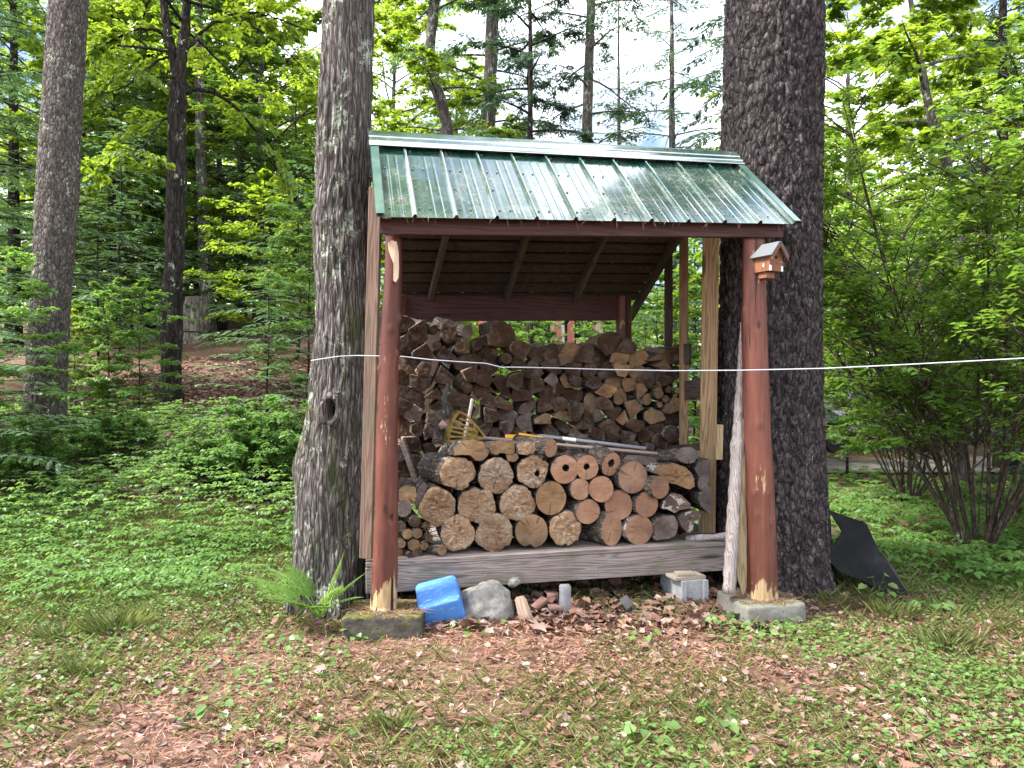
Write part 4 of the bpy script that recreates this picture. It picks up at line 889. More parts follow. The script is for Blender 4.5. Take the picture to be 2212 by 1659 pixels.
def pine_disp(ca, sa, z, r, a):
    ds, ps_ = noise.voronoi(Vector((ca * r * 19, sa * r * 19, z * 8.2 + .6 * noise.noise(Vector((ca * 9, sa * 9, z * 5)))))); e = ds[1] - ds[0]
    f = .028 * ss(.0, .34, e) - .016 + .008 * noise.noise(Vector((ca * r * 60, sa * r * 60, z * 40))) + .009 * noise.noise(Vector((ps_[0].x * 3, ps_[0].y * 3, ps_[0].z * 3))) + .02 * noise.noise(Vector((ca * 1.7, sa * 1.7, z * .7)))
    if z < .45: f += (.45 - z) * .14 * max(0, math.sin(a * 6 + 1.2)) ** 2
    return f
def plate_disp(ca, sa, z, r, a):
    ds, ps_ = noise.voronoi(Vector((ca * r * 22, sa * r * 22, z * 8 + noise.noise(Vector((ca * 5, sa * 5, z * 3)))))); e = ds[1] - ds[0]
    return .010 * ss(0, .2, e) + .008 * noise.noise(Vector((ps_[0].x * 3, ps_[0].y * 3, ps_[0].z * 3))) + .02 * noise.noise(Vector((ca * 2, sa * 2, z * .6)))
# crown data shared by the trees
proto('high_maple', decid(11, 8.5, 2.2, 1.5, 18, 7, 6, 8, .10, .16, .5), BARK_L, L_MAPLE, 'h')
proto('high_pine', hemlock(12, 11, 5.5, 1.1, 36, .22, .09, .03, .8), BARK_R, L_HEM)
proto('broad', decid(21, 11.5, 1.7, 3.9, 46, 9, 7, 10, .145, .17, .35), BARK_G, L_MAPLE, 'h')
proto('broad_mid', decid(22, 11, 1.1, 3.5, 46, 9, 7, 9, .135, .14, .3), BARK_D, L_MID, 'h')
proto('sapling', decid(23, 4.6, .45, 1.6, 32, 8, 5, 7, .10, .028, .3, twigr=.004), BARK_D, L_MID, 'h')
proto('sapling_light', decid(24, 4.2, .6, 1.5, 30, 8, 5, 7, .10, .026, .3, twigr=.004), BARK_D, L_MAPLE, 'h')
proto('hemlock', hemlock(31, 14, .5, 2.9, 112, .17, .10, .036, 1.1), BARK_D, L_HEM)
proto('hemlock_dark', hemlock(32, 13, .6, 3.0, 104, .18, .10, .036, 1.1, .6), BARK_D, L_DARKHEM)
proto('hemlock_sapling', hemlock(33, 3.2, .3, 1.35, 52, .028, .055, .017, 1.2, .35), BARK_D, L_HEM)
proto('sparse_hemlock', hemlock(34, 17, 3.0, 3.2, 80, .17, .10, .032, .9, .35, twl=.34, sparse=.15), BARK_G, L_HEM)
proto('thin_hemlock', hemlock(35, 16, 2.5, 2.6, 60, .085, .09, .024, .75, .3, twl=.3, sparse=.4), BARK_G, L_DARKHEM)

big_trunk('big_maple', [(754, 0, 102, 5.3), (743, 300, 104, 5.3), (739, 560, 110, 5.3), (743, 664, 112, 5.3), (737, 784, 119, 5.3), (730, 904, 126, 5.3), (719, 1024, 142, 5.3), (716, 1104, 142, 5.3), (712, 1224, 148, 5.3), (708, 1300, 156, 5.3), (706, 1340, 166, 5.3)], BARK_L, 150, 340, maple_disp, 'lichen spotted maple trunk with a knothole, beside the left red post', 'high_maple', (.12, .05, 3.2, .13), .4)
big_trunk('big_pine', [(1672, 0, 203, 5.95), (1668, 325, 205, 5.95), (1664, 650, 208, 5.95), (1660, 800, 216, 5.95), (1660, 904, 224, 5.95), (1661, 1064, 238, 5.95), (1664, 1184, 252, 5.95), (1666, 1240, 262, 5.95), (1667, 1290, 280, 5.95)], BARK_R, 190, 330, pine_disp, 'massive dark pine trunk with plated bark behind the right red post', 'high_pine', (.05, .1, 3.0, .22), .4)
ga = G(92, 980)
big_trunk('plated_tree', [(148, 0, 74, ga.y), (128, 330, 75, ga.y), (120, 500, 76, ga.y), (107, 700, 74, ga.y), (98, 860, 76, ga.y), (92, 985, 88, ga.y), (91, 1010, 100, ga.y)], BARK_A, 90, 200, plate_disp, 'tall grey tree with flaking bark plates near the left edge', 'high_maple', (.1, .1, 3, .16), .6)
# dark forked maple
gb = G(368, 868); db = gb.y
def loc_pts(pts, d, base): return [np.array(tuple(P(x, y, d + (q[0] if q else 0)) - base)) for x, y, *q in pts]
def forked():
    rs = np.random.RandomState(40); tv = MB(); lv = Leaves(); ex = ([], []); u = db / FP / 2
    def limb(pts, w0, w1, seg=12):
        p = np.array(loc_pts(pts, db, gb)); t = np.linspace(0, 1, len(p)); tt = np.linspace(0, 1, 40); q = np.stack([np.interp(tt, t, p[:, i]) for i in range(3)], -1)
        for i in range(3): q[:, i] = np.convolve(np.pad(q[:, i], 3, 'edge'), np.ones(7) / 7, 'valid')
        q += rs.normal(0, .008, q.shape); tv.tube(q, np.linspace(w0, w1, 40) * u, seg, True, 0, .09, 3); return q
    limb([(365, 885), (368, 840), (371, 760), (373, 640), (378, 480), (382, 330), (385, 200), (386, 165)], 46, 36); tv.tube([np.array((0, 0, -.1)), np.array((0, 0, .12)), np.array((.01, 0, .4))], (.27, .2, .14), 12, True, 0, .12, 9)
    limb([(386, 180), (372, 110), (358, 50), (350, -40), (340, -260), (330, -500)], 24, 9); limb([(386, 180), (393, 110), (402, 50), (405, -40), (412, -260), (440, -520)], 27, 9)
    br = [limb([(392, 205), (420, 190), (470, 200, .3), (530, 250, .6), (585, 330, .9), (600, 380, 1.1)], 12, 3, 7), limb([(374, 105), (345, 66), (300, 60, -.3), (250, 85, -.5), (195, 110, -.8)], 9, 3, 7), limb([(396, 120), (440, 60), (520, 20, .5), (600, 40, .8), (650, 60, 1)], 9, 3, 7), limb([(374, 120), (340, 130), (270, 190, -.6), (180, 210, -.9)], 7, 2, 7), limb([(385, 240), (350, 260), (300, 330, -1), (230, 360, -1.4)], 6, 2, 6)]
    for i in range(16):
        z0 = rs.uniform(-350, 160); a = rs.uniform(0, 2 * PI); b = np.array(tuple(P(390 + rs.uniform(-30, 30), z0, db) - gb)); br.append(curve(b, (math.cos(a), math.sin(a), .3), rs.uniform(2, 3.6), 6, .5, .14, rs)); tv.tube(br[-1], np.linspace(.03, .008, 7), 5, False)
    for c in br: spray(lv, ex, c, np.linalg.norm(c[-1] - c[0]), rs, 9, 7, 10, .105, .3, .007)
    return tv, lv, ex
proto('forked_maple', forked(), BARK_D, L_MAPLE, 'h')
plant_tree('forked_maple', 'forked_maple', gb, 1, 0, 'dark forked maple whose stem splits in two near the top left')
# crooked tree, tall slim trunks seen over the roof
def slim(name, key, pts, d, label, leafm, bark, nbr=14, L=2.6, seed=1, hem=False, extra=None, low=0):
    base = P(pts[0][0], 829.5, d); base.z = float(ZT(base.x, base.y)) - .05; u = d / FP / 2; rs = np.random.RandomState(seed); tv = MB(); lv = Leaves(); ex = ([], [])
    p = [np.array((0, 0, 0.0))] + [np.array(tuple(P(x, y, d) - base)) for x, y, w_ in pts]; rr = [pts[0][2] * u * 1.35] + [w_ * u for x, y, w_ in pts]
    s = np.linspace(0, 1, len(p)); tt = np.linspace(0, 1, 60); zz = np.array([q[2] for q in p]); zt = np.linspace(0, zz[-1], 60); q = np.stack([np.interp(zt, zz, np.array(p)[:, i]) for i in range(3)], -1); rad = np.interp(zt, zz, rr)
    for i in range(2): q[:, i] = np.convolve(np.pad(q[:, i], 2, 'edge'), np.ones(5) / 5, 'valid')
    tv.tube(q, rad, 12, True, 0, .07, seed)
    lo = low or float(P(0, 430, d).z)
    for i in range(nbr):
        z = lo + (zz[-1] - lo) * (i + rs.uniform()) / nbr; b = np.array([np.interp(z, zt, q[:, j]) for j in range(3)]); a = i * 2.4 + rs.uniform(-.5, .5); l = L * rs.uniform(.5, 1.1); c = curve(b, (math.cos(a), math.sin(a), .1 if hem else .4), l, 6, .4, .12, rs)
        tv.tube(c, np.linspace(.035, .007, 7), 5, False)
        spray(lv, ex, c, l, rs, 10, 7, 9, .12 if not hem else .125, .4, .007, .62 if not hem else .3)
    proto(key, (tv, lv, ex), bark, leafm, 'h' if not hem else 'q'); return plant_tree(key, name, base, 1, 0, label)
slim('crooked_tree', 'crooked_tree', [(968, 330, 26), (966, 270, 25), (958, 220, 24), (938, 185, 26), (926, 165, 30), (926, 130, 22), (931, 70, 23), (940, 0, 22), (948, -120, 18), (950, -400, 8)], 19, 'crooked trunk with a bend and a burl, over the left end of the roof', L_MAPLE, BARK_G, 13, 2.6, 51)
slim('slim_tree', 'slim_tree', [(1054, 330, 29), (1058, 200, 29), (1062, 90, 28), (1066, 0, 26), (1070, -200, 20), (1076, -500, 8)], 20, 'straight grey trunk second from the left above the roof', L_HEM, BARK_G, 30, 2.8, 52, True)
slim('slim_tree', 'thin_tree', [(1144, 330, 13), (1146, 200, 11), (1146, 90, 9), (1144, 0, 8), (1142, -200, 5)], 18, 'thinnest dark trunk standing above the middle of the roof', L_DARKHEM, BARK_D, 26, 1.9, 53, True)
slim('slim_tree', 'pole_tree', [(1267, 330, 22), (1270, 200, 22), (1274, 90, 20), (1277, 0, 19), (1280, -200, 14), (1284, -500, 6)], 21, 'straight bare trunk above the right half of the roof', L_DARKHEM, BARK_G, 30, 3.0, 54, True)
slim('leaning_tree', 'leaning_tree', [(2075, 470, 22), (2062, 400, 21), (2035, 330, 20), (2005, 230, 18), (1992, 150, 15), (1972, 40, 11), (1960, -60, 8), (1950, -250, 5)], 11.5, 'slender tree leaning left above the big shrub', L_MAPLE, BARK_G, 18, 2.2, 55, low=3.6)
slim('slim_tree', 'stump_tree', [(450, 700, 30), (446, 640, 28), (440, 500, 26), (434, 350, 23), (430, 150, 20), (428, -100, 14), (426, -350, 7)], 21.5, 'grey brown trunk rising just behind the broken stump', L_MID, BARK_G, 12, 2.4, 57)
# broken stump
gs = G(418, 738); big_trunk('broken_stump', [(428, 642, 44, gs.y), (424, 665, 52, gs.y), (420, 700, 54, gs.y), (416, 735, 62, gs.y), (415, 748, 80, gs.y)], STUMP, 48, 50, lambda ca, sa, z, r, a: .05 * noise.noise(Vector((ca * 3, sa * 3, z * 1.2))) + .025 * noise.noise(Vector((ca * 9, sa * 9, z * 2))), 'weathered broken stump on the slope behind the forked maple')
# the rest of the wood
def tr(key, name, px, d, s, rz, label, group=None, cat='tree'):
    x = (px - 1106) / FP * d; return plant_tree(key, name, (x, d, float(ZT(x, d)) - .05), s, rz, label, cat, group)
TG = 'trees of the wood'
for a in [
 ('hemlock', 'hemlock', -70, 12.5, 1, .3, 'big hemlock at the very left edge behind the plated tree'),
 ('hemlock', 'hemlock', 240, 21, .85, 2.1, 'tall hemlock between the plated tree and the forked maple'),
 ('hemlock', 'hemlock', 320, 24, 1.1, 4.0, 'hemlock close behind the forked maple on its left side'),
 ('hemlock', 'hemlock', 30, 19, 1.0, 1.0, 'tall hemlock in the gap left of the plated tree'),
 ('broad', 'maple', 130, 21, .95, .4, 'yellow green maple lighting the top left corner'),
 ('broad', 'maple', 560, 23, 1.0, 2.4, 'bright maple whose low boughs spread left of the big maple trunk'),
 ('broad', 'maple', 270, 24, 1.0, 3.3, 'bright maple far behind between two hemlocks on the slope'),
 ('broad_mid', 'beech', 480, 23, .95, .9, 'mid green beech right behind the broken stump'),
 ('hemlock', 'hemlock', 640, 23, .55, 5.2, 'pale hemlock seen just left of the big maple trunk'),
 ('hemlock', 'hemlock', 430, 25, 1.0, 5.7, 'pale hemlock standing right behind the broken stump'),
 ('hemlock', 'hemlock', 520, 28, 1.05, 1.3, 'hemlock between the stump and the small lacy hemlock'),
 ('broad_mid', 'beech', 350, 30, .9, 2.9, 'leafy beech just behind the forked maple trunk'),
 ('hemlock', 'hemlock', 210, 26, 1.1, 3.9, 'pale hemlock in the middle of the gap right of the plated tree'),
 ('broad_mid', 'beech', 590, 26, .9, .6, 'leafy beech above the small lacy hemlock'),
 ('hemlock', 'hemlock', 180, 30, 1.2, .7, 'distant hemlock at the back of the left slope'),
 ('broad', 'maple', 400, 34, 1.1, 1.2, 'distant bright maple at the top of the slope'),
 ('broad', 'maple', 640, 34, .9, 5.0, 'distant maple closing the gap beside the big maple trunk'),
 ('broad', 'maple', 850, 30, 1.12, .8, 'sunlit maple above the left end of the roof'),
 ('broad', 'maple', 985, 33, 1.1, 3.1, 'sunlit maple behind the crooked tree'),
 ('broad_mid', 'maple', 1190, 36, 1.12, 1.4, 'hazy green maple low behind the thin trunks'),
 ('sparse_hemlock', 'hemlock', 1335, 24, .85, 2.2, 'thin see-through hemlock right of the bare trunk'),
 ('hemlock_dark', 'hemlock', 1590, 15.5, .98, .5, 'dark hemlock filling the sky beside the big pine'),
 ('sparse_hemlock', 'hemlock', 1450, 19, .85, 3.4, 'airy hemlock between the bare trunk and the big pine'),
 ('broad_mid', 'beech', 1500, 30, .72, 5.5, 'pale beech far behind the airy hemlock'),
 ('broad', 'maple', 1830, 18, .9, 2.7, 'bright maple just right of the big pine'),
 ('broad', 'maple', 2010, 24, 1.05, .1, 'bright maple behind the leaning tree'),
 ('broad', 'maple', 2230, 19, .95, 4.1, 'bright maple at the right frame edge behind the dark hemlock'),
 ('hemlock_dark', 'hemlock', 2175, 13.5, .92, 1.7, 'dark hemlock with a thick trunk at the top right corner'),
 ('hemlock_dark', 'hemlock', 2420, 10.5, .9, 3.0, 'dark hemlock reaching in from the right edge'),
 ('broad_mid', 'beech', 1900, 30, .95, 3.7, 'distant beech seen between the pine and the leaning tree'),
 ('hemlock', 'hemlock', 1780, 33, .95, .9, 'far hemlock close to the right side of the big pine'),
 ('broad_mid', 'beech', 2110, 36, 1, 2.2, 'far beech low behind the big shrub'),
 ('broad_mid', 'beech', 2330, 32, 1.1, .6, 'far beech beyond the right frame edge'),
 ('broad_mid', 'beech', 1310, 44, .82, .3, 'far tree crown low over the middle of the roof'),
 ('hemlock', 'hemlock', 1090, 46, .8, 4.0, 'far hemlock between the two straight trunks'),
 ('broad', 'maple', 760, 44, 1.0, 2.9, 'far maple mostly hidden by the big maple trunk'),
 ('broad_mid', 'beech', 1640, 46, .9, 1.1, 'far tree hidden behind the big pine')]: tr(*a, group=TG)
for a in [
 ('sapling', 235, 11.2, .46, .3, 'layered beech sapling between the plated tree and the forked maple'), ('sapling', 300, 11.6, .46, 2.0, 'taller beech sapling left of the forked maple'),
 ('sapling_light', 165, 11.4, .42, 1.1, 'light green sapling right of the plated tree'), ('sapling', -20, 8.8, .6, 4.0, 'leafy sapling low at the left edge'),
 ('sapling', 665, 13, .75, 2.2, 'sapling beside the big maple trunk'), ('sapling_light', 575, 18, 1.0, .6, 'pale tall sapling above the small hemlock'),
 ('sapling', 470, 22, .7, 3.3, 'sapling close to the broken stump'),
 ('sapling', 1150, 13.5, .62, 1.3, 'low sapling seen through the gap over the back stack'), ('sapling_light', 1080, 15.5, .66, 2.6, 'light sapling seen over the left of the back stack'), ('sapling', 1420, 12.5, .78, .3, 'sapling framed by the right wall of the woodshed'), ('sapling_light', 1500, 13.5, .85, 4.4, 'light sapling behind the right corner post'), ('sapling', 1310, 17, .75, 4.1, 'sapling in front of the pink house'),
 ('sapling', 1830, 12, .8, 2.8, 'sapling behind the black plastic sheet'), ('sapling', 2000, 16.5, .9, .2, 'sapling along the drive behind the big shrub'), ('sapling_light', 2200, 15.5, 1.05, 3.1, 'light sapling along the drive at the right'), ('sapling', 1880, 19, 1.1, 5.3, 'sapling beyond the drive near the parked car'), ('sapling', 2080, 20, 1.2, 1.7, 'sapling beyond the drive behind the shrub stems')]:
    tr(a[0], 'sapling', *a[1:], group='saplings of the undergrowth', cat='sapling')
for a in [('hemlock_sapling', 583, 9.6, .82, .4, 'small hemlock with lacy flat boughs left of the big maple trunk'), ('hemlock_sapling', -35, 7.8, .86, 1.9, 'dark young hemlock at the left edge in front of the plated tree'), ('hemlock_sapling', -130, 8.8, 1.2, 4.2, 'young hemlock half out of frame at the left'), ('hemlock_sapling', 205, 13.5, 1.1, 2.7, 'young hemlock right of the plated tree trunk'), ('hemlock_sapling', 262, 17.5, 1.75, .9, 'well lit slender hemlock left of the forked maple'), ('hemlock_sapling', 640, 16.5, 1.45, 3.2, 'well lit slender hemlock touching the big maple trunk'), ('hemlock_sapling', 520, 21, 2.0, 5.0, 'well lit slender hemlock right of the broken stump'), ('hemlock_sapling', 1220, 12, .72, 1.1, 'young hemlock seen through the gap above the back stack'), ('hemlock_sapling', 1395, 10.5, .85, 3.6, 'young hemlock between the red rear post and the wall studs')]:
    tr(a[0], 'young_hemlock', *a[1:], group='young hemlocks', cat='young hemlock')
# the big vase shaped shrub at the right
def vase(seed, H, spread, nst, ll, n2):
    rs = np.random.RandomState(seed); tv = MB(); lv = Leaves(); ex = ([], [])
    for i in range(nst):
        a = rs.uniform(0, 2 * PI); o = rs.uniform(.05, 1) ** .7; L = H * rs.uniform(.75, 1.08) * (1 + .12 * o); b = (.12 * math.cos(a) * rs.uniform(.3, 1), .12 * math.sin(a) * rs.uniform(.3, 1), -.02)
        c = curve(b, (math.cos(a) * o * spread, math.sin(a) * o * spread, 1), L, 9, .38 * o, .09, rs); tv.tube(c, np.linspace(rs.uniform(.009, .02), .004, 10), 7, False, 0, .1, i)
        for j in range(n2):
            t = rs.uniform(.22, .97); p, td = along(c, np.array([t])); a2 = rs.uniform(0, 2 * PI); l2 = L * rs.uniform(.16, .34) * (1.2 - .6 * t)
            c2 = curve(p[0], td[0] * .9 + np.array((math.cos(a2), math.sin(a2), .0)) * .8, l2, 5, .4, .12, rs); v, f = tube_np(c2, np.linspace(.007, .003, 6), 4); ex[0].append(v); ex[1].append(f)
            spray(lv, ex, c2, l2, rs, 4 if t > .45 else 2, 3, 7, ll, .28, .003, .55, .15)
    return tv, lv, ex
proto('vase_shrub', vase(61, 3.9, .60, 26, .07, 22), BARK_S, L_SHRUB, 'h')
gv = G(2110, 1196); plant_tree('vase_shrub', 'shrub', gv, 1, .5, 'big many stemmed shrub spreading wide at the right', 'shrub')
proto('side_shrub', vase(62, 3.4, .6, 18, .088, 13), BARK_S, L_SHRUB, 'h')
x_ = (2330 - 1106) / FP * 8.2; plant_tree('side_shrub', 'shrub', (x_, 8.2, float(ZT(x_, 8.2))), 1, 2.1, 'second shrub at the right frame edge, darker below', 'shrub')
x_ = (1960 - 1106) / FP * 9.8; plant_tree('side_shrub', 'shrub', (x_, 9.8, float(ZT(x_, 9.8))), .8, 3.7, 'smaller shrub behind the stems of the big one', 'shrub')
# leafy thicket left of the maple
proto('thicket', vase(63, 1.25, 1.0, 26, .065, 9), BARK_S, L_GC, 'h')
for px, py, s, lab in ((560, 1062, .86, 'dense leafy bush left of the big maple trunk'), (470, 1050, .5, 'lower bush on the left side of the dense leafy one'), (640, 1030, .6, 'small bush squeezed against the big maple trunk'), (250, 1000, .55, 'low bush among the ground cover right of the plated tree'), (60, 1060, .62, 'low bush at the foot of the plated tree')):
    plant_tree('thicket', 'bush', G(px, py), s, px, lab, 'bush', 'bushes on the left bank')
# ---------------------------------------------------------------- things around the shed
def block(name, cx, d0, wd, dp, zt, yaw, mat, label, cat):
    """concrete footing with worn edges; front bottom centre at a measured point"""
    c = P(cx, 829.5, d0); z0 = float(ZT(c.x, c.y)) - .06; rot = Matrix.Rotation(yaw, 3, 'Z'); c = Vector((c.x, c.y, 0)) + rot @ Vector((0, dp / 2, 0)); mb = MB(); n = 14; V = []; h = zt - z0
    me = bpy.data.meshes.new(name); bm_v = []; 
    import bmesh
    bm = bmesh.new(); bmesh.ops.create_cube(bm, size=1)
    for v in bm.verts: v.co = Vector((v.co.x * wd * (1.0 if v.co.z < 0 else .97), v.co.y * dp * (1.0 if v.co.z < 0 else .97), v.co.z * h))
    bmesh.ops.bevel(bm, geom=bm.edges[:], offset=.022, segments=3, profile=.6, affect='EDGES')
    bmesh.ops.subdivide_edges(bm, edges=[e for e in bm.edges if e.calc_length() > .05], cuts=12, use_grid_fill=True)
    for v in bm.verts: v.co += v.co.normalized() * (.007 * noise.noise(v.co * 9) + .004 * noise.noise(v.co * 34))
    bm.to_mesh(me); bm.free()
    return tag(link(name, me, mat, None, mw=Matrix.Translation((c.x, c.y, z0 + h / 2)) @ rot.to_4x4()), label, cat)
block('concrete_block', 825, 4.60, .50, .40, .138, .03, CONC_M, 'moss covered dark concrete footing under the left red post', 'footing')
block('concrete_block', 1680, 4.86, .44, .42, .134, .22, CONC_G, 'grey concrete footing under the right red post', 'footing')
# blue tub
def tub():
    tl, tr_, br, bl = P(891, 1262, 4.98), P(976, 1241, 5.0), P(1003, 1291, 4.80), P(907, 1317, 4.76)
    c = (tl + tr_ + br + bl) / 4; xx = ((tr_ - tl) + (br - bl)).normalized(); yy = ((tl - bl) + (tr_ - br)); yy = (yy - xx * yy.dot(xx)).normalized(); zz = xx.cross(yy)
    wx = ((tr_ - tl).length + (br - bl).length) / 2; wy = ((tl - bl).length + (tr_ - br).length) / 2
    ring = lambda hx, hy, r, z: [(sx * (hx - r) + r * math.cos(a), sy * (hy - r) + r * math.sin(a), z) for sx, sy, a0 in ((1, 1, 0), (-1, 1, PI / 2), (-1, -1, PI), (1, -1, 1.5 * PI)) for a in [a0 + PI / 2 * q / 6 for q in range(7)]]
    mb = MB(); prof = [(.60, -.000, .5), (.88, -.001, .8), (.965, -.004, 1), (.99, -.012, 1), (1.005, -.03, 1), (1.06, -.15, 1), (1.075, -.17, 1), (1.13, -.172, 1), (1.135, -.185, 1), (1.12, -.187, 1), (1.05, -.178, 1), (.97, -.02, 1)]
    for i, (k_, z, rr) in enumerate(prof): mb.v += ring(wx / 2 * k_, wy / 2 * k_, .035 * rr, z)
    for i in range(len(prof) - 1):
        for j in range(28): mb.f.append([i * 28 + j, (i + 1) * 28 + j, (i + 1) * 28 + (j + 1) % 28, i * 28 + (j + 1) % 28]); mb.m.append(0)
    mb.f.append(list(range(28))); mb.m.append(0); mb.f.append([(len(prof) - 1) * 28 + j for j in range(28)][::-1]); mb.m.append(0)
    mb.v = [tuple(Vector(v) + Vector((0, 0, .0014 * noise.noise(Vector(v) * 11)))) for v in mb.v]
    return tag(link('plastic_tub', mb.mesh('plastic_tub'), BLUE, None, mw=Matrix.Translation(c) @ Matrix((xx, yy, zz)).transposed().to_4x4()), 'scratched blue plastic tub lying upside down by the left post', 'tub')
tub()
def rock(name, c, r, mat, label, sd, cat='rock', rotz_=0, pw=1.0):
    import bmesh
    bm = bmesh.new(); bmesh.ops.create_icosphere(bm, subdivisions=5, radius=1); me = bpy.data.meshes.new(name)
    for v in bm.verts:
        q = v.co.copy(); k_ = 1 + .22 * noise.noise(q * 1.3 + Vector((sd, 0, 0))) + .08 * noise.noise(q * 3.5 + Vector((0, sd, 0))) + .025 * noise.noise(q * 9)
        ds, _ = noise.voronoi(q * 1.6 + Vector((sd, sd, 0))); k_ -= .07 * max(0, .3 - (ds[1] - ds[0])); v.co = Vector((q.x * r[0], q.y * r[1], q.z * r[2])) * k_
    bm.to_mesh(me); bm.free(); return tag(link(name, me, mat, None, mw=Matrix.Translation(c) @ Matrix.Rotation(rotz_, 4, 'Z')), label, cat)
rock('granite_rock', P(1053, 1312, 5.02), (.185, .17, .165), GRANITE, 'rounded pale granite boulder next to the blue tub', 3.1)
rock('round_stone', P(1108, 1255, 5.25), (.05, .06, .04), GRANITE, 'small stone under the deck behind the granite boulder', 8.3)
mb = MB(); mb.box((0, 0, 0), (.10, .10, .21), ch=.014); mb.v = [(v[0] * (1.0 if v[2] < 0 else .72) + .006 * noise.noise(Vector(v) * 20), v[1] + .006 * noise.noise(Vector(v) * 17), v[2]) for v in mb.v]
tag(link('wood_chunk', mb.mesh('wood_chunk'), CHUNK, None, mw=Matrix.Translation(P(1130, 1325, 4.98)) @ Matrix.Rotation(-.30, 4, 'Y') @ Matrix.Rotation(-.5, 4, 'X') @ Matrix.Rotation(.3, 4, 'Z')), 'tan wood chunk leaning against the granite boulder', 'wood chunk')
# grey stake, bricks and scrap under the deck
mb = MB(); a = P(1217, 1340, 5.06); mb.box((0, 0, .09), (.082, .045, .30), ch=.012)
tag(link('timber_stake', mb.mesh('timber_stake'), STAKE, None, mw=Matrix.Translation(a) @ Matrix.Rotation(.04, 4, 'Y') @ Matrix.Rotation(.3, 4, 'Z')), 'grey square timber stub standing under the middle of the deck', 'stake')
for q, (x, y, d, s, rz_, ry_, lab) in enumerate([(1199, 1312, 5.04, (.10, .06, .034), .15, .05, 'red brick piece lying across the grey stub'), (1166, 1304, 5.16, (.11, .07, .035), .6, -.45, 'tilted brick piece left of the grey stub'), (1190, 1287, 5.3, (.09, .09, .055), .3, .1, 'dark hollow looking brick behind the grey stub'), (1226, 1328, 5.02, (.07, .06, .03), -.2, .1, 'small brick chip at the foot of the grey stub'), (1204, 1335, 5.03, (.06, .07, .05), .4, .2, 'blackened brick bit left of the stub foot'), (1162, 1285, 5.4, (.09, .06, .05), -.3, .2, 'pale brick deep under the deck'), (1240, 1322, 5.1, (.12, .05, .04), .9, .1, 'grey stone slip right of the stub')]):
    mb = MB(); mb.box((0, 0, 0), s, ch=.006); mb.v = [tuple(Vector(v) + Vector((.004 * noise.noise(Vector(v) * 60), .004 * noise.noise(Vector(v) * 50), 0))) for v in mb.v]
    p = P(x, y, d); tag(link('brick', mb.mesh('brick'), BRICK if q < 6 else CINDER, None, mw=Matrix.Translation(p) @ Matrix.Rotation(rz_, 4, 'Z') @ Matrix.Rotation(ry_, 4, 'Y')), lab, 'brick', 'brick pieces under the deck')
mb = MB(); mb.add([(-.05, -.07, -.035), (-.05, .07, -.035), (0, .07, .02), (0, -.07, .02), (.05, .07, -.04), (.05, -.07, -.04)], [(0, 3, 2, 1), (3, 5, 4, 2)]); mb.add([(v[0] * .94, v[1], v[2] - .004) for v in mb.v], [(0, 1, 2, 3), (3, 2, 4, 5)])
tag(link('metal_flashing', mb.mesh('metal_flashing'), PALEMET, None, mw=Matrix.Translation(P(1346, 1296, 5.12)) @ Matrix.Rotation(-.5, 4, 'Z')), 'bent piece of shiny sheet metal among the dead leaves', 'sheet metal')
# cinder block with two board offcuts on it
cb = P(1476, 1310, 5.18); zc = float(ZT(cb.x, cb.y)) - .015; rot = Matrix.Rotation(.42, 4, 'Z'); import bmesh
def cinder():
    bm = bmesh.new(); me = bpy.data.meshes.new('cinder_block'); W_, L_, H_ = .195, .39, .195; t = .032
    def bx(x0, x1, y0, y1): 
        r = bmesh.ops.create_cube(bm, size=1)['verts']
        for v in r: v.co = Vector((x0 + (v.co.x + .5) * (x1 - x0), y0 + (v.co.y + .5) * (y1 - y0), (v.co.z + .5) * H_))
    bx(0, t, 0, L_); bx(W_ - t, W_, 0, L_); bx(t, W_ - t, .02, .02 + t); bx(t, W_ - t, L_ / 2 - t / 2, L_ / 2 + t / 2); bx(t, W_ - t, L_ - .02 - t, L_ - .02)
    bm.to_mesh(me); bm.free(); return me
cb = P(1474, 1311, 5.26); rot = Matrix.Rotation(.2, 4, 'Z'); cbo = tag(link('cinder_block', cinder(), CINDER, None, mw=Matrix.Translation((cb.x, cb.y, zc)) @ rot, smooth=False), 'pale cinder block propping the right end of the deck', 'cinder block')
for q, (x, y, s, rz_, lab) in enumerate([(1475, 1242, (.24, .15, .022), .3, 'larger weathered offcut lying on the cinder block'), (1476, 1235, (.13, .085, .02), .1, 'smaller board offcut topping the cinder block')]):
    mb = MB(); mb.box((0, 0, 0), s, ch=.003); tag(link('board_offcut', mb.mesh('board_offcut'), SCRAP, None, mw=Matrix.Translation((cb.x + .05 - .01 * q, cb.y + .12 - .02 * q, zc + .207 + q * .022)) @ Matrix.Rotation(rz_, 4, 'Z'), smooth=False), lab, 'board', 'offcuts on the cinder block')
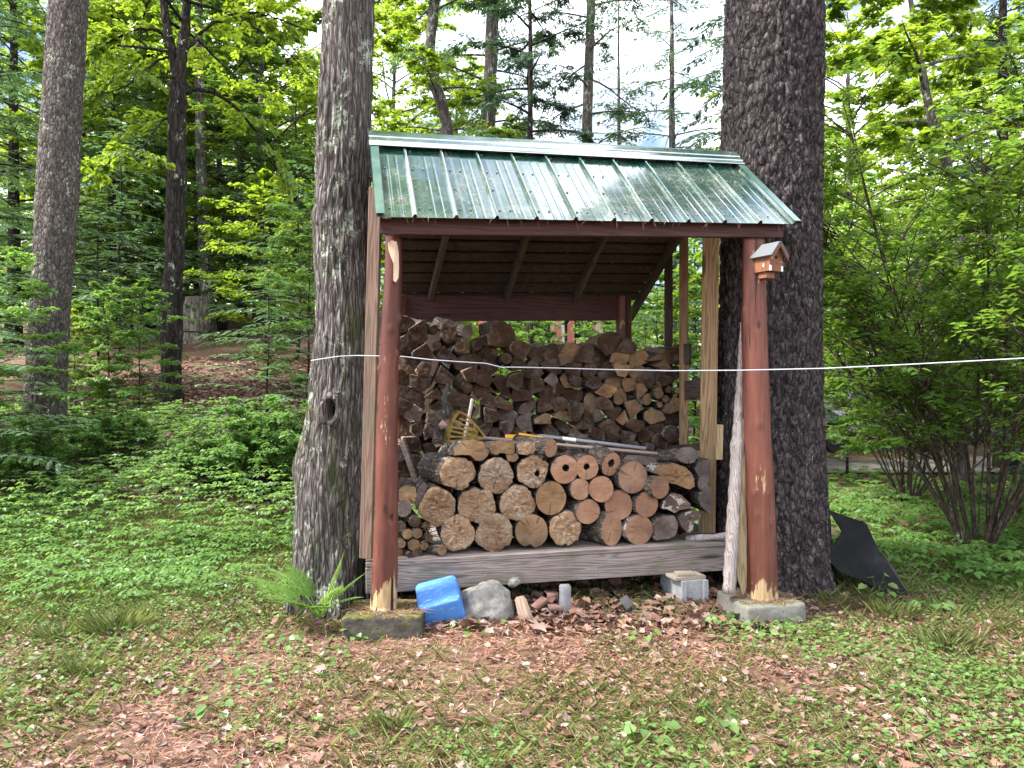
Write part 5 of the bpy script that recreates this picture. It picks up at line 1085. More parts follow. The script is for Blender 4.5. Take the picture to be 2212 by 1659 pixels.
# leaning pole and pointed plank beside the right post
pts = [(1575, 1279, 28, 5.0), (1580, 1180, 27, 5.02), (1587, 1060, 26, 5.05), (1593, 960, 25, 5.08), (1597, 880, 21, 5.1), (1602, 790, 17, 5.12), (1606, 697, 15, 5.15)]
mb = MB(); ps = np.array([tuple(P(x, y, d)) for x, y, w_, d in pts]); t = np.linspace(0, 1, 7); tt = np.linspace(0, 1, 60); rs = np.random.RandomState(8)
q = np.stack([np.interp(tt, t, ps[:, i]) for i in range(3)], -1) + rs.normal(0, .0015, (60, 3)); rr = np.interp(tt, t, [w_ * d / FP / 2 for x, y, w_, d in pts]); rr[28:31] *= 1.18
mb.tube(q, rr, 14, True, 0, .07, 2); tag(mb.build('leaning_pole', GREYW, loc=P(1575, 1279, 5.0), smooth=True), 'bleached grey pole leaning on the right red post', 'pole')
mb = MB(); pl = [(1592, 1246), (1605, 1286), (1616, 1262), (1617, 1150), (1619, 1000), (1616, 900), (1604, 905), (1600, 1060)]
V1 = [P(x, y, 5.06) for x, y in pl]; V2 = [P(x, y, 5.06) + Vector((.01, .025, 0)) for x, y in pl]; mb.add(V1 + V2, [tuple(range(8)), tuple(range(15, 7, -1))] + [(i, 8 + i, 8 + (i + 1) % 8, (i + 1) % 8) for i in range(8)])
tag(mb.build('pointed_plank', YELW, loc=V1[1]), 'pale yellow plank with a pointed foot behind the grey pole', 'plank')
mb = MB(); a, b = P(1550, 1215 - 280, 5.62), P(1558, 1290 - 0 - 333 + 0, 5.62); mb.box(P(1553, 955, 5.64), (.05, .05, .26), Matrix.Rotation(.03, 3, 'Y'), ch=.004)
tag(mb.build('wood_block', YELW, loc=P(1553, 990, 5.64)), 'short grey block fixed between the squared post and the pine', 'wood block')
# birdhouse
bh = empty('birdhouse', P(1658, 592, 4.90), 'small cedar birdhouse with dark roof on the right red post', 'birdhouse'); rb = Matrix.Translation(P(1660, 588, 4.90)) @ Matrix.Rotation(.52, 4, 'Z'); s = 4.9 / FP
def bpart(name, mb, mat, parent=None): return link(name, mb.mesh(name), mat, parent or bh, mw=rb, smooth=False)
hw, hd, hh = .058, .062, .105; ap = .175
mb = MB(); Vf = [(-hw, -hd, 0), (hw, -hd, 0), (hw, -hd, hh), (0, -hd, ap), (-hw, -hd, hh)]; mb.add(Vf + [(x, hd, z) for x, y, z in Vf], [(0, 1, 2, 3, 4), (9, 8, 7, 6, 5), (0, 5, 6, 1), (1, 6, 7, 2), (4, 9, 5, 0), (2, 7, 8, 3), (3, 8, 9, 4)]); body = bpart('body', mb, BHOUSE)
mb = MB()
for sg in (-1, 1):
    u_ = Vector((sg * hw, 0, hh - ap)).normalized(); n_ = Vector((-u_.z * sg, 0, u_.x * sg)); n_ = n_ if n_.z > 0 else -n_; a = Vector((0, 0, ap + .003)); b = a + u_ * .118
    q = [a + Vector((0, -hd - .035, 0)), b + Vector((0, -hd - .035, 0)), b + Vector((0, hd + .02, 0)), a + Vector((0, hd + .02, 0))]; mb.add(q + [p + n_ * .010 for p in q], [(0, 1, 2, 3), (7, 6, 5, 4), (0, 4, 5, 1), (1, 5, 6, 2), (2, 6, 7, 3), (3, 7, 4, 0)] if sg > 0 else [(3, 2, 1, 0), (4, 5, 6, 7), (1, 5, 4, 0), (2, 6, 5, 1), (3, 7, 6, 2), (0, 4, 7, 3)])
bpart('roof', mb, SLATE)
mb = MB()
for sg in (-1, 1):
    u_ = Vector((sg * hw, 0, hh - ap)).normalized(); a = Vector((0, -hd - .036, ap - .004)); b = a + u_ * .116; mb.add([a, b, b - Vector((0, 0, .016)), a - Vector((0, 0, .016)), a + Vector((0, .008, 0)), b + Vector((0, .008, 0)), b + Vector((0, .008, -.016)), a + Vector((0, .008, -.016))], [(0, 1, 2, 3), (4, 7, 6, 5), (3, 2, 6, 7), (0, 4, 5, 1), (1, 5, 6, 2), (0, 3, 7, 4)])
bpart('barge_board', mb, BHOUSE)
mb = MB(); mb.tube([(0, -hd - .0015, .088), (0, -hd + .004, .088)], (.0125, .0125), 20); bpart('hole_shade_disc', mb, HOLESHADE)  # near-black disc on the front, painted for the shade inside an entrance hole
mb = MB(); mb.tube([(.012, -hd - .035, .052), (.012, -hd + .01, .052)], (.0035, .0035), 8); bpart('perch', mb, TANP)
for sx in (-1, 1): mb = MB(); mb.box((sx * (hw - .006), -hd - .001, .017), (.0155, .005, .034)); bpart('corner_trim', mb, WHITE)
mb = MB(); mb.add([(-hw - .001, -.02, .03), (-hw - .001, .0, .03), (-hw - .001, -.01, .058)], [(0, 1, 2)]); o = bpart('tree_mark', mb, W('pale_green_paint').pbr((.30, .48, .36), .7))
mb = MB(); mb.box((-.005, .012, -.022), (.075, .07, .04), ch=.003); bpart('mounting_block', mb, BHOUSE)
# white clothes line
LN = [(672, 779, 5.02), (690, 776, 4.98), (730, 770, 4.955), (770, 768, 4.97), (812, 769, 4.93), (868, 770, 4.92), (930, 777, 4.91), (1000, 782, 4.90), (1050, 785, 4.89), (1085, 794, 4.885), (1100, 793, 4.88), (1200, 795, 4.88), (1300, 798, 4.87), (1450, 801, 4.87), (1600, 800, 4.85), (1780, 796, 4.75), (1950, 788, 4.6), (2212, 774, 4.4), (2500, 755, 4.1), (3100, 700, 3.7)]
mb = MB(); ps = np.array([tuple(P(*q)) for q in LN]); t = np.arange(len(LN)); tt = np.linspace(0, len(LN) - 1, 150); q = np.stack([np.interp(tt, t, ps[:, i]) for i in range(3)], -1); mb.tube(q, np.linspace(.003, .004, 150), 7); tag(mb.build('clothesline', WIRE, loc=P(730, 770, 4.955), smooth=True), 'white line strung across the front of the woodshed', 'line')
# rakes and pole saw
def Q(cx, cy, d): return P(bpx(cx), bpy_(cy), d)
rk = empty('leaf_rake', Q(560, 910, 5.55), 'faded yellow plastic leaf rake lying on the front logs', 'rake')
mb = MB(); a, b = Q(655, 940, 5.52), P(fx(1660), fy(158), 5.62); mb.tube([a, lerp(a, b, .5), b], (.0115, .0115, .0115), 10); mb.build('handle', TANP, rk, smooth=True)
mb = MB(); hub = Q(668, 935, 5.53); edge = [Q(478, 755, 5.48), Q(450, 790, 5.47), Q(430, 830, 5.47), Q(415, 875, 5.47), Q(406, 920, 5.48), Q(404, 960, 5.49), Q(408, 985, 5.5)]
cor = [Q(588, 838, 5.5), Q(612, 893, 5.5), Q(668, 945, 5.52)]
arms = [(cor[0], Q(520, 770, 5.47)), (cor[0], Q(478, 800, 5.47)), (cor[1], Q(440, 815, 5.47)), (cor[1], Q(424, 862, 5.47)), (cor[2], Q(414, 890, 5.47)), (cor[2], Q(408, 930, 5.48)), (cor[2], Q(407, 965, 5.49)), (cor[0], hub), (cor[0], Q(600, 945, 5.5)), (cor[1], Q(560, 870, 5.5))]
for a, b in arms: mb.box((a + b) / 2, ((b - a).length, .012, .013), frame(b - a))
mb.box(Q(575, 915, 5.515), (.075, .014, .06), frame(Q(640, 930, 5.5) - Q(520, 900, 5.5)))
for i in range(len(edge) - 1): mb.box((edge[i] + edge[i + 1]) / 2, ((edge[i + 1] - edge[i]).length * 1.1, .012, .02), frame(edge[i + 1] - edge[i]))
mb.box((Q(478, 752, 5.48) + Q(522, 772, 5.47)) / 2, (.055, .012, .014), frame(Q(522, 772, 5.47) - Q(478, 752, 5.48)))
mb.build('rake_head', YELF, rk)
mb = MB(); 
for i in range(30):
    t = i / 29 * (len(edge) - 1); j = min(int(t), len(edge) - 2); p = lerp(edge[j], edge[j + 1], t - j); d_ = (p - hub).normalized(); mb.tube([p, p + d_ * .022, p + d_ * .03 + Vector((0, -.012, -.006))], (.0028, .0022, .0015), 4)
mb.build('tines', YELF, rk)
ps_ = empty('pole_saw', Q(1000, 940, 5.58), 'grey pole pruner with yellow head lying beside the rake handle', 'pole saw')
mb = MB(); a, b = P(bpx(1060), bpy_(925), 5.6), P(fx(1593), fy(128), 5.66); mb.tube([a, b], (.0125, .0135), 12); mb.build('pole', GREYP, ps_, smooth=True)
def flatbar(pts, d, th, name, mat):
    mb = MB(); V1 = [Q(x, y, d) for x, y in pts]; V2 = [Q(x, y, d + th) for x, y in pts]; n = len(pts); mb.add(V1 + V2, [tuple(range(n)), tuple(range(2 * n - 1, n - 1, -1))] + [(i, n + i, n + (i + 1) % n, (i + 1) % n) for i in range(n)]); return mb.build(name, mat, ps_)
flatbar([(810, 916), (905, 918), (910, 903), (1035, 922), (1100, 938), (1148, 945), (1150, 958), (1090, 954), (980, 948), (810, 942)], 5.56, .016, 'yellow_lever', ORANGE)
flatbar([(1040, 915), (1210, 936), (1210, 950), (1040, 928)], 5.585, .01, 'grey_bracket', GREYP)
mb = MB()
for x, y in ((822, 929), (1072, 941)): mb.tube([Q(x, y, 5.552), Q(x, y, 5.565)], (.006, .006), 8)
mb.build('rivets', PALEMET, ps_); mb = MB(); a, b = P(bpx(1225), bpy_(945), 5.595), P(bpx(1320), bpy_(957), 5.6); mb.tube([a, b], (.0139, .0139), 12); mb.build('paper_sticker', WHITE, ps_)
wr = empty('wire_rake', Q(470, 820, 5.7), 'dark wire rake standing behind the yellow one against the back stack', 'rake'); mb = MB(); hb = Q(500, 985, 5.62)
for i in range(15):
    t = i / 14; tip = Q(lerp(330, 228, min(1, t * 1.6)) if t < .6 else lerp(250, 300, (t - .6) / .4), lerp(660, 985, t), 5.72 - .03 * t); mid = lerp(hb, tip, .72); m2 = lerp(hb, tip, .9) + Vector((0, -.01, .006)); mb.tube([hb + Vector((0, 0, (.5 - t) * .05)), mid, m2, tip + Vector((0, -.025, -.028))], (.0032, .003, .0028, .002), 5)
mb.build('tines', DARKW, wr, smooth=True); mb = MB(); a, b = Q(575, 660, 5.74), Q(512, 985, 5.64); fr = frame(b - a); mb.box((a + b) / 2, ((b - a).length, .018, .024), fr, ch=.003); mb.build('handle', GREYW, wr)
mb = MB(); a, b = Q(72, 960, 5.7), Q(190, 1300, 5.62); mb.box((a + b) / 2, ((b - a).length, .03, .05), frame(b - a), ch=.003); tag(mb.build('dark_board', DARKPL, loc=b), 'narrow dark board leaning in the shade behind the left post', 'board')
mb = MB(); pl = [(-.06, -.01), (-.03, .03), (-.01, .02), (.02, .04), (.03, .01), (.07, .02), (.04, -.02), (.05, -.04), (.0, -.03), (-.04, -.04)]; c = Q(385, 840, 5.6); mb.add([c + Vector((x, -.015 * math.sin(x * 40), z)) for x, z in pl], [tuple(range(10))]); mb.add([c + Vector((x, -.015 * math.sin(x * 40) + .001, z)) for x, z in pl], [tuple(range(9, -1, -1))]); tag(mb.build('dead_leaf', DEADLEAF, loc=c), 'big pale dead oak leaf caught on the wire rake tines', 'leaf')
# black plastic sheet leaning on the pine
def sheet(name, pts, fc, mat, th, label, cat, nrm_=Vector((-.4, .8, .4)), sub=None):
    V = [P(*p) for p in pts]; n = len(V); mb = MB(); mb.add(V + [v + nrm_.normalized() * th for v in V], [f for f in fc] + [tuple(i + n for i in f[::-1]) for f in fc])
    cnt = {}
    for f in fc:
        for i in range(len(f)): e = (f[i], f[(i + 1) % len(f)]); cnt[tuple(sorted(e))] = cnt.get(tuple(sorted(e)), []) + [e]
    for k_, v in cnt.items():
        if len(v) == 1: a, b = v[0]; mb.f.append([b, a, a + n, b + n]); mb.m.append(0)
    return mb
bs = empty('plastic_sheet', G(1930, 1290), 'bent black plastic panel leaning against the foot of the pine', 'plastic panel')
pts = [(1780, 1099, 6.0), (1872, 1131, 6.05), (1897, 1186, 5.75), (1820, 1152, 5.72), (1808, 1126, 5.8), (1795, 1112, 5.9), (1968, 1291, 5.46), (1940, 1290, 5.44), (1880, 1262, 5.5), (1815, 1235, 5.55), (1783, 1205, 5.6), (1785, 1165, 5.66), (1803, 1178, 5.66)]
mb = sheet('p', pts, [(0, 5, 4, 3, 2, 1), (3, 12, 11, 10, 9, 8, 7, 6, 2)], BLACKP, .012, '', ''); mb.build('panel', BLACKP, bs)
pts = [(1900, 1184, 5.76), (1916, 1205, 5.85), (1970, 1290, 5.5), (1962, 1290, 5.46)]; mb = sheet('p', pts, [(0, 3, 2, 1)], RUSTY, .01, '', ''); mb.build('rusty_flange', RUSTY, bs)
a, b = P(1788, 1140, 5.85), P(1822, 1158, 5.80); mb = MB(); mb.box((a + b) / 2, ((b - a).length, .02, .035), frame(b - a)); tag(mb.build('board_offcut', RAILW, loc=b), 'strip of raw wood showing through the notch of the black panel', 'board')
# pink house with a deck, a red box and a car, far behind
hs = empty('house', (2.2, 24, float(ZT(2.2, 24))), 'pinkish house with a raw wood porch far behind the woodshed', 'house'); hz = float(ZT(2.2, 24)); hm = W('pink_siding'); hn = hm.wave(hm.raw(), 4, .3, 2, 1, 'BANDS', 'Z'); hmat = hm.pbr(hm.mix(.3, (.55, .36, .32), hm.ramp(hn, (.2, .6), (.5, 1.0)), 'MULTIPLY'), .8)
mb = MB(); mb.box((2.6, 26, hz + 2.3), (2.4, 3.6, 4.6)); mb.build('wall', hmat, hs); mb = MB(); mb.add([(1.1, 23.8, hz + 4.5), (4.1, 23.8, hz + 4.5), (4.1, 26, hz + 5.5), (1.1, 26, hz + 5.5), (4.1, 28.2, hz + 4.5), (1.1, 28.2, hz + 4.5)], [(0, 1, 2, 3), (3, 2, 4, 5), (0, 3, 5), (1, 4, 2)]); mb.build('roof', SLATE, hs)
for x in (2.0, 3.2): f = MB(); f.box((x, 24.17, hz + 3.0), (.8, .06, 1.0)); fo = f.build('window', WHITE, hs); g = MB(); g.box((x, 24.13, hz + 3.0), (.66, .02, .86)); g.build('pane', BLACKP, fo)
for x in (1.35, 1.75, 2.6): mb = MB(); mb.box((x, 22.6, hz + 2.2), (.2, .2, 4.4)); mb.build('porch_post', W('faded_red_paint').pbr((.50, .17, .14), .7) if x < 2 else hmat, hs)
mb = MB(); mb.box((3.4, 22.5, hz + 2.55), (3.0, .06, .09)); mb.box((3.4, 22.5, hz + 1.75), (3.0, .06, .09)); mb.box((3.4, 23.3, hz + 1.6), (3.0, 1.6, .12))
for x in (2.0, 3.4, 4.8): mb.box((x, 22.5, hz + 1.0), (.12, .12, 2.0))
for i in range(18): mb.box((1.98 + i * .166, 22.5, hz + 2.15), (.045, .04, .75))
mb.build('porch_railing', RAILW, hs)
mb = MB(); c = P(1038, 704, 11); mb.box(c, (.05, .06, .12), ch=.012); mb.box(c + Vector((.04, 0, -.05)), (.09, .06, .03), ch=.008); z_ = float(ZT(c.x, c.y)); fe_ = empty('red_box', Vector((c.x, c.y, z_)), 'small bright red box on a thin stake behind the back stack', 'red_box'); mb.build('body', REDP, fe_); mb = MB(); mb.tube([Vector((c.x, c.y, z_)), c], (.012, .012), 8); mb.build('stake', BARK_D, fe_)  # unidentified red thing, made up as a small box
def car(p, rz_, label):
    e = empty('parked_car', p, label, 'car'); mw = Matrix.Translation(p) @ Matrix.Rotation(rz_, 4, 'Z'); pm = W('silver_car_paint').pbr((.40, .41, .43), .3, None, .5, .3, .6); gm = W('car_glass').pbr((.02, .025, .03), .08, None, .8); rm = W('tyre_rubber').pbr((.02, .02, .02), .8)
    side = [(-2.2, .45), (-2.25, .8), (-1.9, .98), (-1.0, 1.05), (-.45, 1.6), (1.4, 1.65), (2.0, 1.12), (2.2, 1.0), (2.25, .5), (1.9, .35), (-1.9, .35)]; n = len(side); V = []
    for yy, k_ in ((-.9, 0), (-.82, .0), (.82, .0), (.9, 0)):
        for x, z in side: V.append((x * (.98 if abs(yy) > .85 else 1), yy * (.86 if z > 1.1 else 1), z))
    F = [(i * n + j, i * n + (j + 1) % n, (i + 1) * n + (j + 1) % n, (i + 1) * n + j) for i in range(3) for j in range(n)] + [tuple(range(n))[::-1], tuple(range(3 * n, 4 * n))]; mb = MB(); mb.add(V, F); link('body', mb.mesh('body'), pm, e, mw=mw, smooth=False)
    for sy in (-1, 1): mb = MB(); y_ = sy * .80; mb.add([(-.85, sy * .905, 1.06), (-.42, y_, 1.52), (1.3, y_, 1.56), (1.75, sy * .905, 1.1)], [(0, 1, 2, 3)]); mb.v = [(a, b + sy * .012, c_) for a, b, c_ in mb.v]; link('side_window', mb.mesh('side_window'), gm, e, mw=mw, smooth=False)
    mb = MB(); mb.add([(-.98, -.74, 1.09), (-.98, .74, 1.09), (-.5, .66, 1.55), (-.5, -.66, 1.55)], [(0, 1, 2, 3)]); mb.v = [(a - .012, b, c_ + .01) for a, b, c_ in mb.v]; link('windscreen', mb.mesh('windscreen'), gm, e, mw=mw, smooth=False)
    for sx in (-1.35, 1.4):
        for sy in (-1, 1): mb = MB(); mb.tube([(sx, sy * .72, .34), (sx, sy * .92, .34)], (.34, .34), 20); wo_ = link('wheel', mb.mesh('wheel'), rm, e, mw=mw, smooth=False); mb = MB(); mb.tube([(sx, sy * .915, .34), (sx, sy * .932, .34)], (.2, .18), 16); link('rim', mb.mesh('rim'), PALEMET, wo_, mw=mw, smooth=False)
    mb = MB(); mb.box((-2.27, 0, .5), (.12, 1.7, .22), ch=.04); link('bumper', mb.mesh('bumper'), BLACKP, e, mw=mw, smooth=False)
    for sy in (-.65, .65): mb = MB(); mb.box((-2.22, sy, .8), (.08, .32, .15), ch=.03); link('headlight', mb.mesh('headlight'), WHITE, e, mw=mw, smooth=False)
car(Vector((7.6, 17.6, float(ZT(7.6, 17.6)))), .5, 'silver car parked by the gravel drive behind the shrub')
# fallen sticks, tufts, fern
for q, (pp, r, lab) in enumerate([([(480, 1325), (520, 1300), (560, 1272), (600, 1240)], .022, 'fallen branch lying beside the fern'), ([(0, 1262), (30, 1258), (60, 1240), (100, 1218)], .015, 'dark twig on the ground at the left edge'), ([(1500, 1900 / 1.356 + 0), (1600, 1445)], .006, 'thin twig in the leaf litter right of the middle'), ([(880, 1580), (960, 1600), (1040, 1632)], .007, 'thin twig in the litter at the bottom middle'), ([(1970, 1500), (2080, 1520), (2212, 1545)], .008, 'long thin twig on the grass at the right'), ([(490, 1420), (600, 1405), (670, 1400)], .006, 'twig among clover left of the mossy footing'), ([(1250, 1525), (1320, 1530)], .006, 'short twig in front of the right footing'), ([(700, 1430), (720, 1360), (735, 1320)], .006, 'reddish fern stalk leaning near the fern')]):
    g = [G(x, y) + Vector((0, 0, r * 1.2)) for x, y in pp]; rs = np.random.RandomState(q); pts_ = []
    for i in range(len(g) - 1):
        for t in np.linspace(0, 1, 6)[:-1]: pts_.append(lerp(g[i], g[i + 1], t) + Vector(rs.normal(0, r * .5, 3)))
    pts_.append(g[-1]); mb = MB(); mb.tube(pts_, np.linspace(r, r * .5, len(pts_)), 7, True, 0, .1, q); tag(mb.build('fallen_stick', BARK_S if q else BARK_G, loc=g[0], smooth=True), lab, 'stick', 'sticks on the ground')
def frond(lv, base, tip, arch, wmax, rs, n=32):
    b, t_ = np.array(base), np.array(tip); d = t_ - b; L = np.linalg.norm(d); u = np.linspace(0, 1, n); c = b + d * u[:, None]; c[:, 2] += arch * np.sin(PI * u ** .8) * L
    T = nrm(np.gradient(c, axis=0)); S = nrm(np.cross(T, np.array((0, 0, 1.0)))); up_ = np.cross(S, T); wv = wmax * np.sin(PI * np.clip(.02 + .98 * u, 0, 1) ** .75) ** .8 * (1.02 - u * .45)
    for sg in (-1, 1):
        m = u > .26; k_ = 5
        for q in range(k_):
            f = (q + .2) / k_; C = c[m] + (S[m] * sg + T[m] * .35) * (wv[m] * f)[:, None] - up_[m] * (wv[m] * f ** 2 * .15)[:, None]
            for s2 in (-1, 1): lv.add(C, T[m] * s2 * .9 + S[m] * sg * .8, up_[m] + rs.normal(0, .15, up_[m].shape), wv[m] * .26 * (1.15 - f), wv[m] * .125, .05, .05)
    return c
fe = empty('fern', ground((692 - 1106) / FP * 4.86, 4.86), 'bright green fern at the foot of the lichen spotted maple', 'fern'); fb_ = np.array(tuple(fe.location))
for q, (x, y, d, ar, wm) in enumerate([(515, 1240, 4.85, .22, .11), (560, 1285, 4.65, .26, .12), (612, 1212, 4.95, .3, .10), (745, 1188, 4.86, .12, .085), (793, 1236, 4.85, .25, .09), (785, 1290, 4.68, .3, .08), (680, 1312, 4.6, .35, .09), (620, 1300, 4.62, .3, .10), (575, 1225, 5.15, .3, .09), (740, 1262, 4.7, .3, .07)]):
    lv = Leaves(); rs = np.random.RandomState(q); c = frond(lv, fb_ - fb_ + np.array((0, 0, .05)), np.array(tuple(P(x, y, d))) - fb_, ar * .4, wm * 1.5, rs); v, f = tube_np(c, np.linspace(.004, .0012, len(c)), 5)
    link('frond', lv.mesh('frond', 'q', ([v], [f])), [L_FERN, L_FERN], fe, loc=fe.location.copy())
def tuft(px, py, s, n, label, mat=None, sd=0):
    lv = Leaves(); rs = np.random.RandomState(sd); g = G(px, py); a = rs.uniform(0, 2 * PI, n); r = rs.uniform(0, .16, n) * s; o = rs.uniform(.05, .7, n); C = np.stack([r * np.cos(a), r * np.sin(a), np.zeros(n)], -1); A = np.stack([np.cos(a) * o, np.sin(a) * o, np.ones(n)], -1); L = rs.uniform(.06, .17, n) * s
    S_ = np.stack([-np.sin(a), np.cos(a), np.zeros(n)], -1); N = np.cross(S_, nrm(A)); lv.add(C, A, -N, L, .0024, .1, .4)
    tag(link('grass_tuft', lv.mesh('grass_tuft', 'h'), mat or L_GRASS, None, loc=g), label, 'grass tuft', 'grass tufts')
for q, (x, y, s, n, lab) in enumerate([(250, 1365, 1.0, 420, 'largest grass tuft left of the fern'), (150, 1290, .9, 300, 'grass tuft close to the left edge'), (130, 1385, .8, 260, 'grass tuft in front of the left ones'), (175, 1455, .7, 220, 'lower grass tuft at the left'), (1930, 1330, .8, 200, 'grass tuft at the foot of the black panel'), (2050, 1400, .9, 260, 'grass tuft in the right corner beside the ground cover'), (420, 1400, .6, 160, 'sparse grass tuft between clover patches'), (840, 1570, .6, 120, 'small grass tuft at the bottom middle')]): tuft(x, y, s, n, lab, sd=q)
def weed(px, py, n, s, label, sd, mat=None, h=.1, d=None):
    lv = Leaves(); rs = np.random.RandomState(sd); g = G(px, py) if d is None else P(px, py, d); ex = ([], [])
    for i in range(n):
        a = i * 2.4 + rs.uniform(-.4, .4); hh_ = h * rs.uniform(.4, 1.2); r = rs.uniform(.02, .09) * s; tip = np.array((r * math.cos(a), r * math.sin(a), hh_)); v, f = tube_np(np.array([(0, 0, 0), tip * np.array((.4, .4, .6)), tip]), (.002, .0015, .001), 4); ex[0].append(v); ex[1].append(f)
        lv.add(tip[None], np.array([[math.cos(a), math.sin(a), -.15]]), np.array([[0, -.4, 1.0]]) + rs.normal(0, .2, (1, 3)), s * rs.uniform(.038, .066), s * .045, .12, .15)
    tag(link('weed', lv.mesh('weed', 'h', ex), [mat or L_CLOVER, L_GC], None, loc=g), label, 'weed', 'broad leaved weeds')
for q, (x, y, n, s, lab) in enumerate([(1000, 1352, 9, 1.2, 'broad leaved weed between the blue tub and the boulder'), (1020, 1368, 6, 1.2, 'low weed in front of the granite boulder'), (1093, 1355, 5, .9, 'small weed at the right side of the boulder'), (1398, 1388, 5, 1.0, 'lone seedling in the bare needle patch'), (1512, 1300, 7, 1.0, 'weed at the foot of the cinder block'), (1130, 1293, 5, .7, 'tiny seedling in the dark under the deck'), (1560, 1360, 12, 1.0, 'clump of weeds left of the grey footing'), (1640, 1375, 10, 1.0, 'weeds along the front of the grey footing'), (1700, 1365, 8, .9, 'weeds by the right corner of the grey footing'), (1800, 1250, 9, 1.3, 'tall weed between the pine foot and the black panel'), (1895, 1300, 9, 1.3, 'tall weed in front of the black panel'), (770, 1385, 6, .8, 'tiny weed against the mossy footing'), (620, 1400, 8, .9, 'weed left of the mossy footing'), (2010, 1320, 12, 1.7, 'big soft leaved weed right of the black panel'), (1400, 1600, 10, 1.2, 'broad weed in the litter at the bottom'), (1560, 1570, 8, 1.3, 'shiny broad weed at the bottom right of the middle'), (460, 1540, 8, 1.1, 'weed with round leaves at the bottom left')]): weed(x, y, n, s, lab, q, h=.16 if 'tall' in lab else .07)

# ---------------------------------------------------------------- ground litter and low plants
RS = np.random.RandomState(77)
def scatter(n, x0, x1, y0, y1, dens=None):
    x = RS.uniform(x0, x1, n); y = RS.uniform(y0, y1, n); k_ = np.abs(x) < y * .74 + .6
    if dens is not None: k_ &= RS.uniform(0, 1, n) < dens(x, y)
    x, y = x[k_], y[k_]; z = ZT(x, y) + (.018 * vnoise(x, y, 1.1, 1) + .010 * vnoise(x, y, 4, 2) + .006 * vnoise(x, y, 9, 3)) * np.exp(-np.maximum(0, np.hypot(x, y - 5) - 12) / 20); return np.stack([x, y, z], -1)
def bare(x, y):                    # worn needle covered patch before the shed
    return np.exp(-(((x - .45) / 1.15) ** 2 + ((y - 4.45) / .75) ** 2) ** 1.5)
def flat(C, tilt=.35): return np.array((0, 0, 1.0)) + RS.normal(0, tilt, C.shape)
def spin(C): a = RS.uniform(0, 2 * PI, len(C)); return np.stack([np.cos(a), np.sin(a), RS.normal(0, .15, len(C))], -1)
def stuff(name, lv, kind, mat, label, cat): tag(link(name, lv.mesh(name, kind), mat), label, cat, kind='stuff')
lv = Leaves(); gl = lambda x, y: np.clip(.55 + .6 * vnoise(x, y, 1.6, 9), .12, 1) * np.where(y < 6.5, 1, .4) * (1 - .55 * sstep(-1.2, -3, x) * sstep(4.6, 5.6, y))
C = scatter(80000, -6, 6, 2.5, 8.0, gl); C[:, 2] += RS.uniform(.004, .035, len(C)); s_ = RS.gamma(5, .0070, len(C)).clip(.015, .085); lv.add(C, spin(C), flat(C, .45), s_, s_ * RS.uniform(.45, .8, len(C)))
C = scatter(2600, -.9, 1.7, 4.7, 6.4); C[:, 2] += RS.uniform(.004, .05, len(C)); s_ = RS.gamma(6, .013, len(C)).clip(.03, .15); lv.add(C, spin(C), flat(C, .5), s_, s_ * RS.uniform(.45, .8, len(C)))
stuff('leaf_litter', lv, 'd', DEADLEAF, 'scattered tan and pinkish dead leaves on the forest floor', 'leaf litter')
lv = Leaves(); C = scatter(26000, -7.5, 1, 8, 17, lambda x, y: np.clip(.5 + .5 * vnoise(x, y, .7, 4), 0, 1)); C[:, 2] += .02; s_ = RS.uniform(.06, .14, len(C)); lv.add(C, spin(C), flat(C, .5), s_, s_ * .6); stuff('leaf_litter', lv, 'd', DEADLEAF, 'pinkish dead leaves covering the bank under the forked maple', 'leaf litter')
lv = Leaves(); C = scatter(170000, -5, 5, 2.5, 7, lambda x, y: np.clip(.35 + .5 * vnoise(x, y, 1.3, 12) + .6 * bare(x, y), .1, 1)); C[:, 2] += RS.uniform(.004, .03, len(C)); lv.add(C, spin(C), flat(C, .3), RS.uniform(.05, .12, len(C)), RS.uniform(.003, .005, len(C)), 0, .1)
for cx, cy_, r, zt in ((-.79, 4.78, .24, .142), (1.68, 5.05, .2, .138)):
    n = 420; a = RS.uniform(0, 2 * PI, n); rr = r * np.sqrt(RS.uniform(.1, 1, n)); C = np.stack([cx + rr * np.cos(a), cy_ + rr * np.sin(a) * .75, np.full(n, zt) + RS.uniform(0, .008, n)], -1); lv.add(C, spin(C) * np.array((1, 1, .2)), flat(C, .2), RS.uniform(.05, .11, n), .003, 0, .05)
n = 320; t = RS.uniform(0, 1, n); tt_ = RS.uniform(.1, 1.0, n) ** .5; C = np.array([tuple(lerp(lerp(vL, vR, a), lerp(eL, eR, a), b) + nf * .008) for a, b in zip(t, tt_)]); A = RS.normal(0, 1, C.shape); A -= (A @ np.array(nf))[:, None] * np.array(nf); lv.add(C, A, np.array(nf) + RS.normal(0, .1, C.shape), RS.uniform(.03, .08, n), .0022, 0, .05)
n = 26; t = RS.uniform(0, 1, n); C = np.array([tuple(lerp(eL, eR, a) + nf * .004) for a in t]); lv.add(C, np.stack([RS.normal(0, .4, n), -np.ones(n) * .15, -np.ones(n)], -1), np.array((0, -1.0, .2)) + RS.normal(0, .2, C.shape), RS.uniform(.03, .08, n), .0016, 0, .25)
stuff('pine_needles', lv, 'q', NEEDLE, 'rusty fallen pine needles on the ground, footings and roof', 'pine needles')
lv = Leaves()                      # clover and other low round leaves
